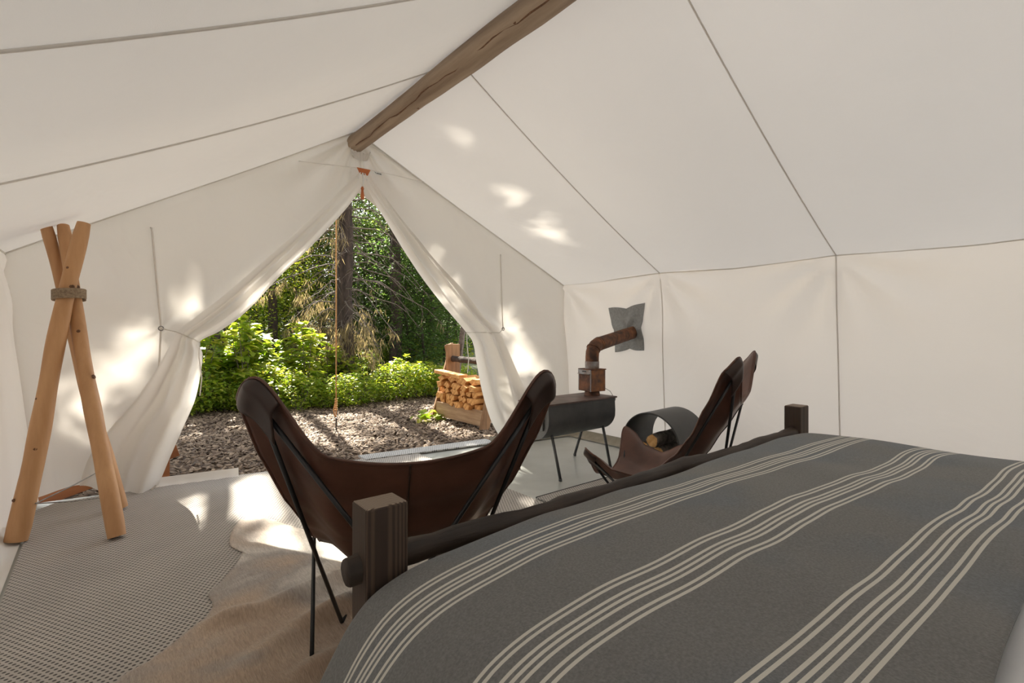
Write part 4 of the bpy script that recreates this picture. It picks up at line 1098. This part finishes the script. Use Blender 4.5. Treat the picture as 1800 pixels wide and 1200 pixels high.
# undergrowth
b0 = make_bush('leafy_bush', 900, .48, .62, .075, 'leafA', .62, .72)
b1 = make_bush('leafy_bush', 800, .55, .85, .085, 'leafA', .6, .75)
l0 = make_layered('layered_sapling', 8, 1.45, .16, 'leafA')
l1 = make_layered('layered_sapling', 7, 1.15, .15, 'leafA')
tY = make_broadleaf('broadleaf_tree', 4.6, 1.3, 5200, .09, 'leafA', .045, .10)  # yellow shrub leaf paints sunlight into the trees at left
tB = [make_broadleaf('broadleaf_tree', 4.2, 1.25, 5600, .085, 'leafB', .045, .12), make_broadleaf('broadleaf_tree', 6.0, 1.7, 8500, .095, 'leafC', .07, .10), make_broadleaf('broadleaf_tree', 8.5, 2.1, 9500, .13, 'leafC', .09, .12)]
for o in (b0, b1, l0, l1, tY, *tB): KIDS[o.name] = [k for k in bpy.data.objects if k.parent == o]
used = set()
def put(o, x, y, rz, s, label, cat, group=None, dz=0, sz=None):
    sc = (s, s, sz or s)
    if o.name not in used:
        used.add(o.name); c = o; c.location = gl(x, y, dz); c.rotation_euler = (0, 0, rz); c.scale = sc
    else: c = copy_tree(o, gl(x, y, dz), rz, sc)
    tag(c, label, cat, group); return c
random.seed(21)
def xat(u, Y):
    R = ray(u, 600); return R.x/R.y*Y
for k in range(20):                       # front row of low bushes at the path edge
    u = 322+k*(800-322)/19; Y = 8.35-.0016*(u-330)+random.uniform(-.15, .35)
    put(b0, xat(u, Y), Y, random.uniform(0, 6), random.choice((.50, .62, .70, .80, .92, 1.0)), f'low yellow-green bush on the bark path edge, {ORD[k]} from the left', 'bush', 'low bushes along the bark path')
for k in range(18):
    u = 330+k*(800-330)/17; Y = 9.3+random.uniform(-.2, .6)
    put(b1 if k % 2 else b0, xat(u, Y), Y, random.uniform(0, 6), random.uniform(.72, .92)*(1 if u < 585 else .72), f'leafy green bush behind the path-edge bushes, {ORD[k]} from the left', 'bush', 'bushes behind the path edge')
for k in range(22):
    u = 335+k*(800-335)/21; Y = 11.0+random.uniform(-.3, 1.6)
    put(b1, xat(u, Y), Y, random.uniform(0, 6), random.uniform(.75, 1.15), 'shaded green bush under the trees behind', 'bush', 'shaded bushes under the trees')
for k in range(8):                        # more of the same thicket, left of the door view
    u = 170+k*20; Y = 9.2+(k % 3)*1.1
    put(b1, xat(u, Y), Y, k*1.3, 1.0+.15*(k % 4), 'tall leafy bush growing far left behind the front wall', 'bush', 'thicket left of the door view')
for (u, Y, o, s, lab) in [(432, 8.7, l0, 1.0, 'tall sunlit sapling with flat tiers of leaves at left of doorway view'), (470, 8.9, l1, .9, 'short tiered sapling between the two sunlit saplings'), (540, 8.8, l0, .95, 'sunlit tiered sapling just left of the guy rope'), (492, 8.3, l1, .55, 'small tiered sapling standing by the black path light'), (665, 8.35, l1, .5, 'small tiered sapling in the middle of the low bushes right of the rope'), (655, 9.3, l0, .55, 'tiered sapling right of the old conifer trunk base'), (740, 8.3, l1, .5, 'small tiered sapling leaning toward the leafy weed'), (350, 8.6, l0, .9, 'tiered sapling half hidden by the left flap'), (392, 9.0, l1, 1.0, 'lower tiered sapling at the left flap edge'), (622, 8.9, l1, .62, 'small tiered sapling right of the guy rope knot'), (700, 8.6, l1, .6, 'small tiered sapling with yellow leaves near the rack'), (575, 9.2, l1, .9, 'tiered sapling just behind the guy rope')]:
    put(o, xat(u, Y), Y, random.uniform(0, 6), s, lab, 'sapling')
# broadleaf trees closing the view
for k, (u, Y, i, s) in enumerate([(745, 10.2, 0, .80), (715, 11.0, 0, .95), (785, 10.6, 0, .9), (660, 12.2, 0, .85), (690, 13.0, 1, .8), (640, 13.8, 1, .75), (755, 13.0, 1, .85), (800, 12.5, 1, .8), (720, 15.5, 1, .95)]):
    put(tB[i], xat(u, Y), Y, random.uniform(0, 6), s, f'green broadleaf tree right of the old conifer, {ORD[sorted((640, 660, 690, 715, 720, 745, 755, 785, 800)).index(u)]} counting from its trunk', 'tree', 'broadleaf trees right of the old conifer')
for k, (u, Y, i, s) in enumerate([(395, 11.6, 0, .7), (520, 12.5, 0, .75), (455, 13.2, 0, .85), (350, 13.0, 0, .9), (560, 14.6, 1, .75), (500, 15.2, 1, .75), (415, 15.5, 1, .75)]):
    put(tY if i == 0 else tB[i], xat(u, Y), Y, random.uniform(0, 6), s, f'green broadleaf tree left of the old conifer, {ORD[sorted((350, 395, 415, 455, 500, 520, 560)).index(u)]} from the left flap', 'tree', 'broadleaf trees left of the old conifer')
for k in range(34):
    u = 190+(k % 17)*42+random.uniform(-12, 12); Y = (18.5 if k < 17 else 24)+random.uniform(-1.5, 2)
    put(tB[1 + (k % 2)], xat(u, Y), Y, random.uniform(0, 6), random.uniform(.75, 1.05), 'distant broadleaf tree closing the forest background', 'tree', 'distant forest trees')
# small leafy weed by the rack
w = empty('leafy_weed', gl(*at_z(758, 737, GROUND).xy)); tag(w, 'small yellow-green leafy weed on the bark beside the rack', 'weed')
P = ball_pts(34, (0, 0, .06), (.26, .16, .07)); P[:, 2] = np.abs(P[:, 2]); foliage(*leaves(P, .13, .7, .8), 'leafA', w)
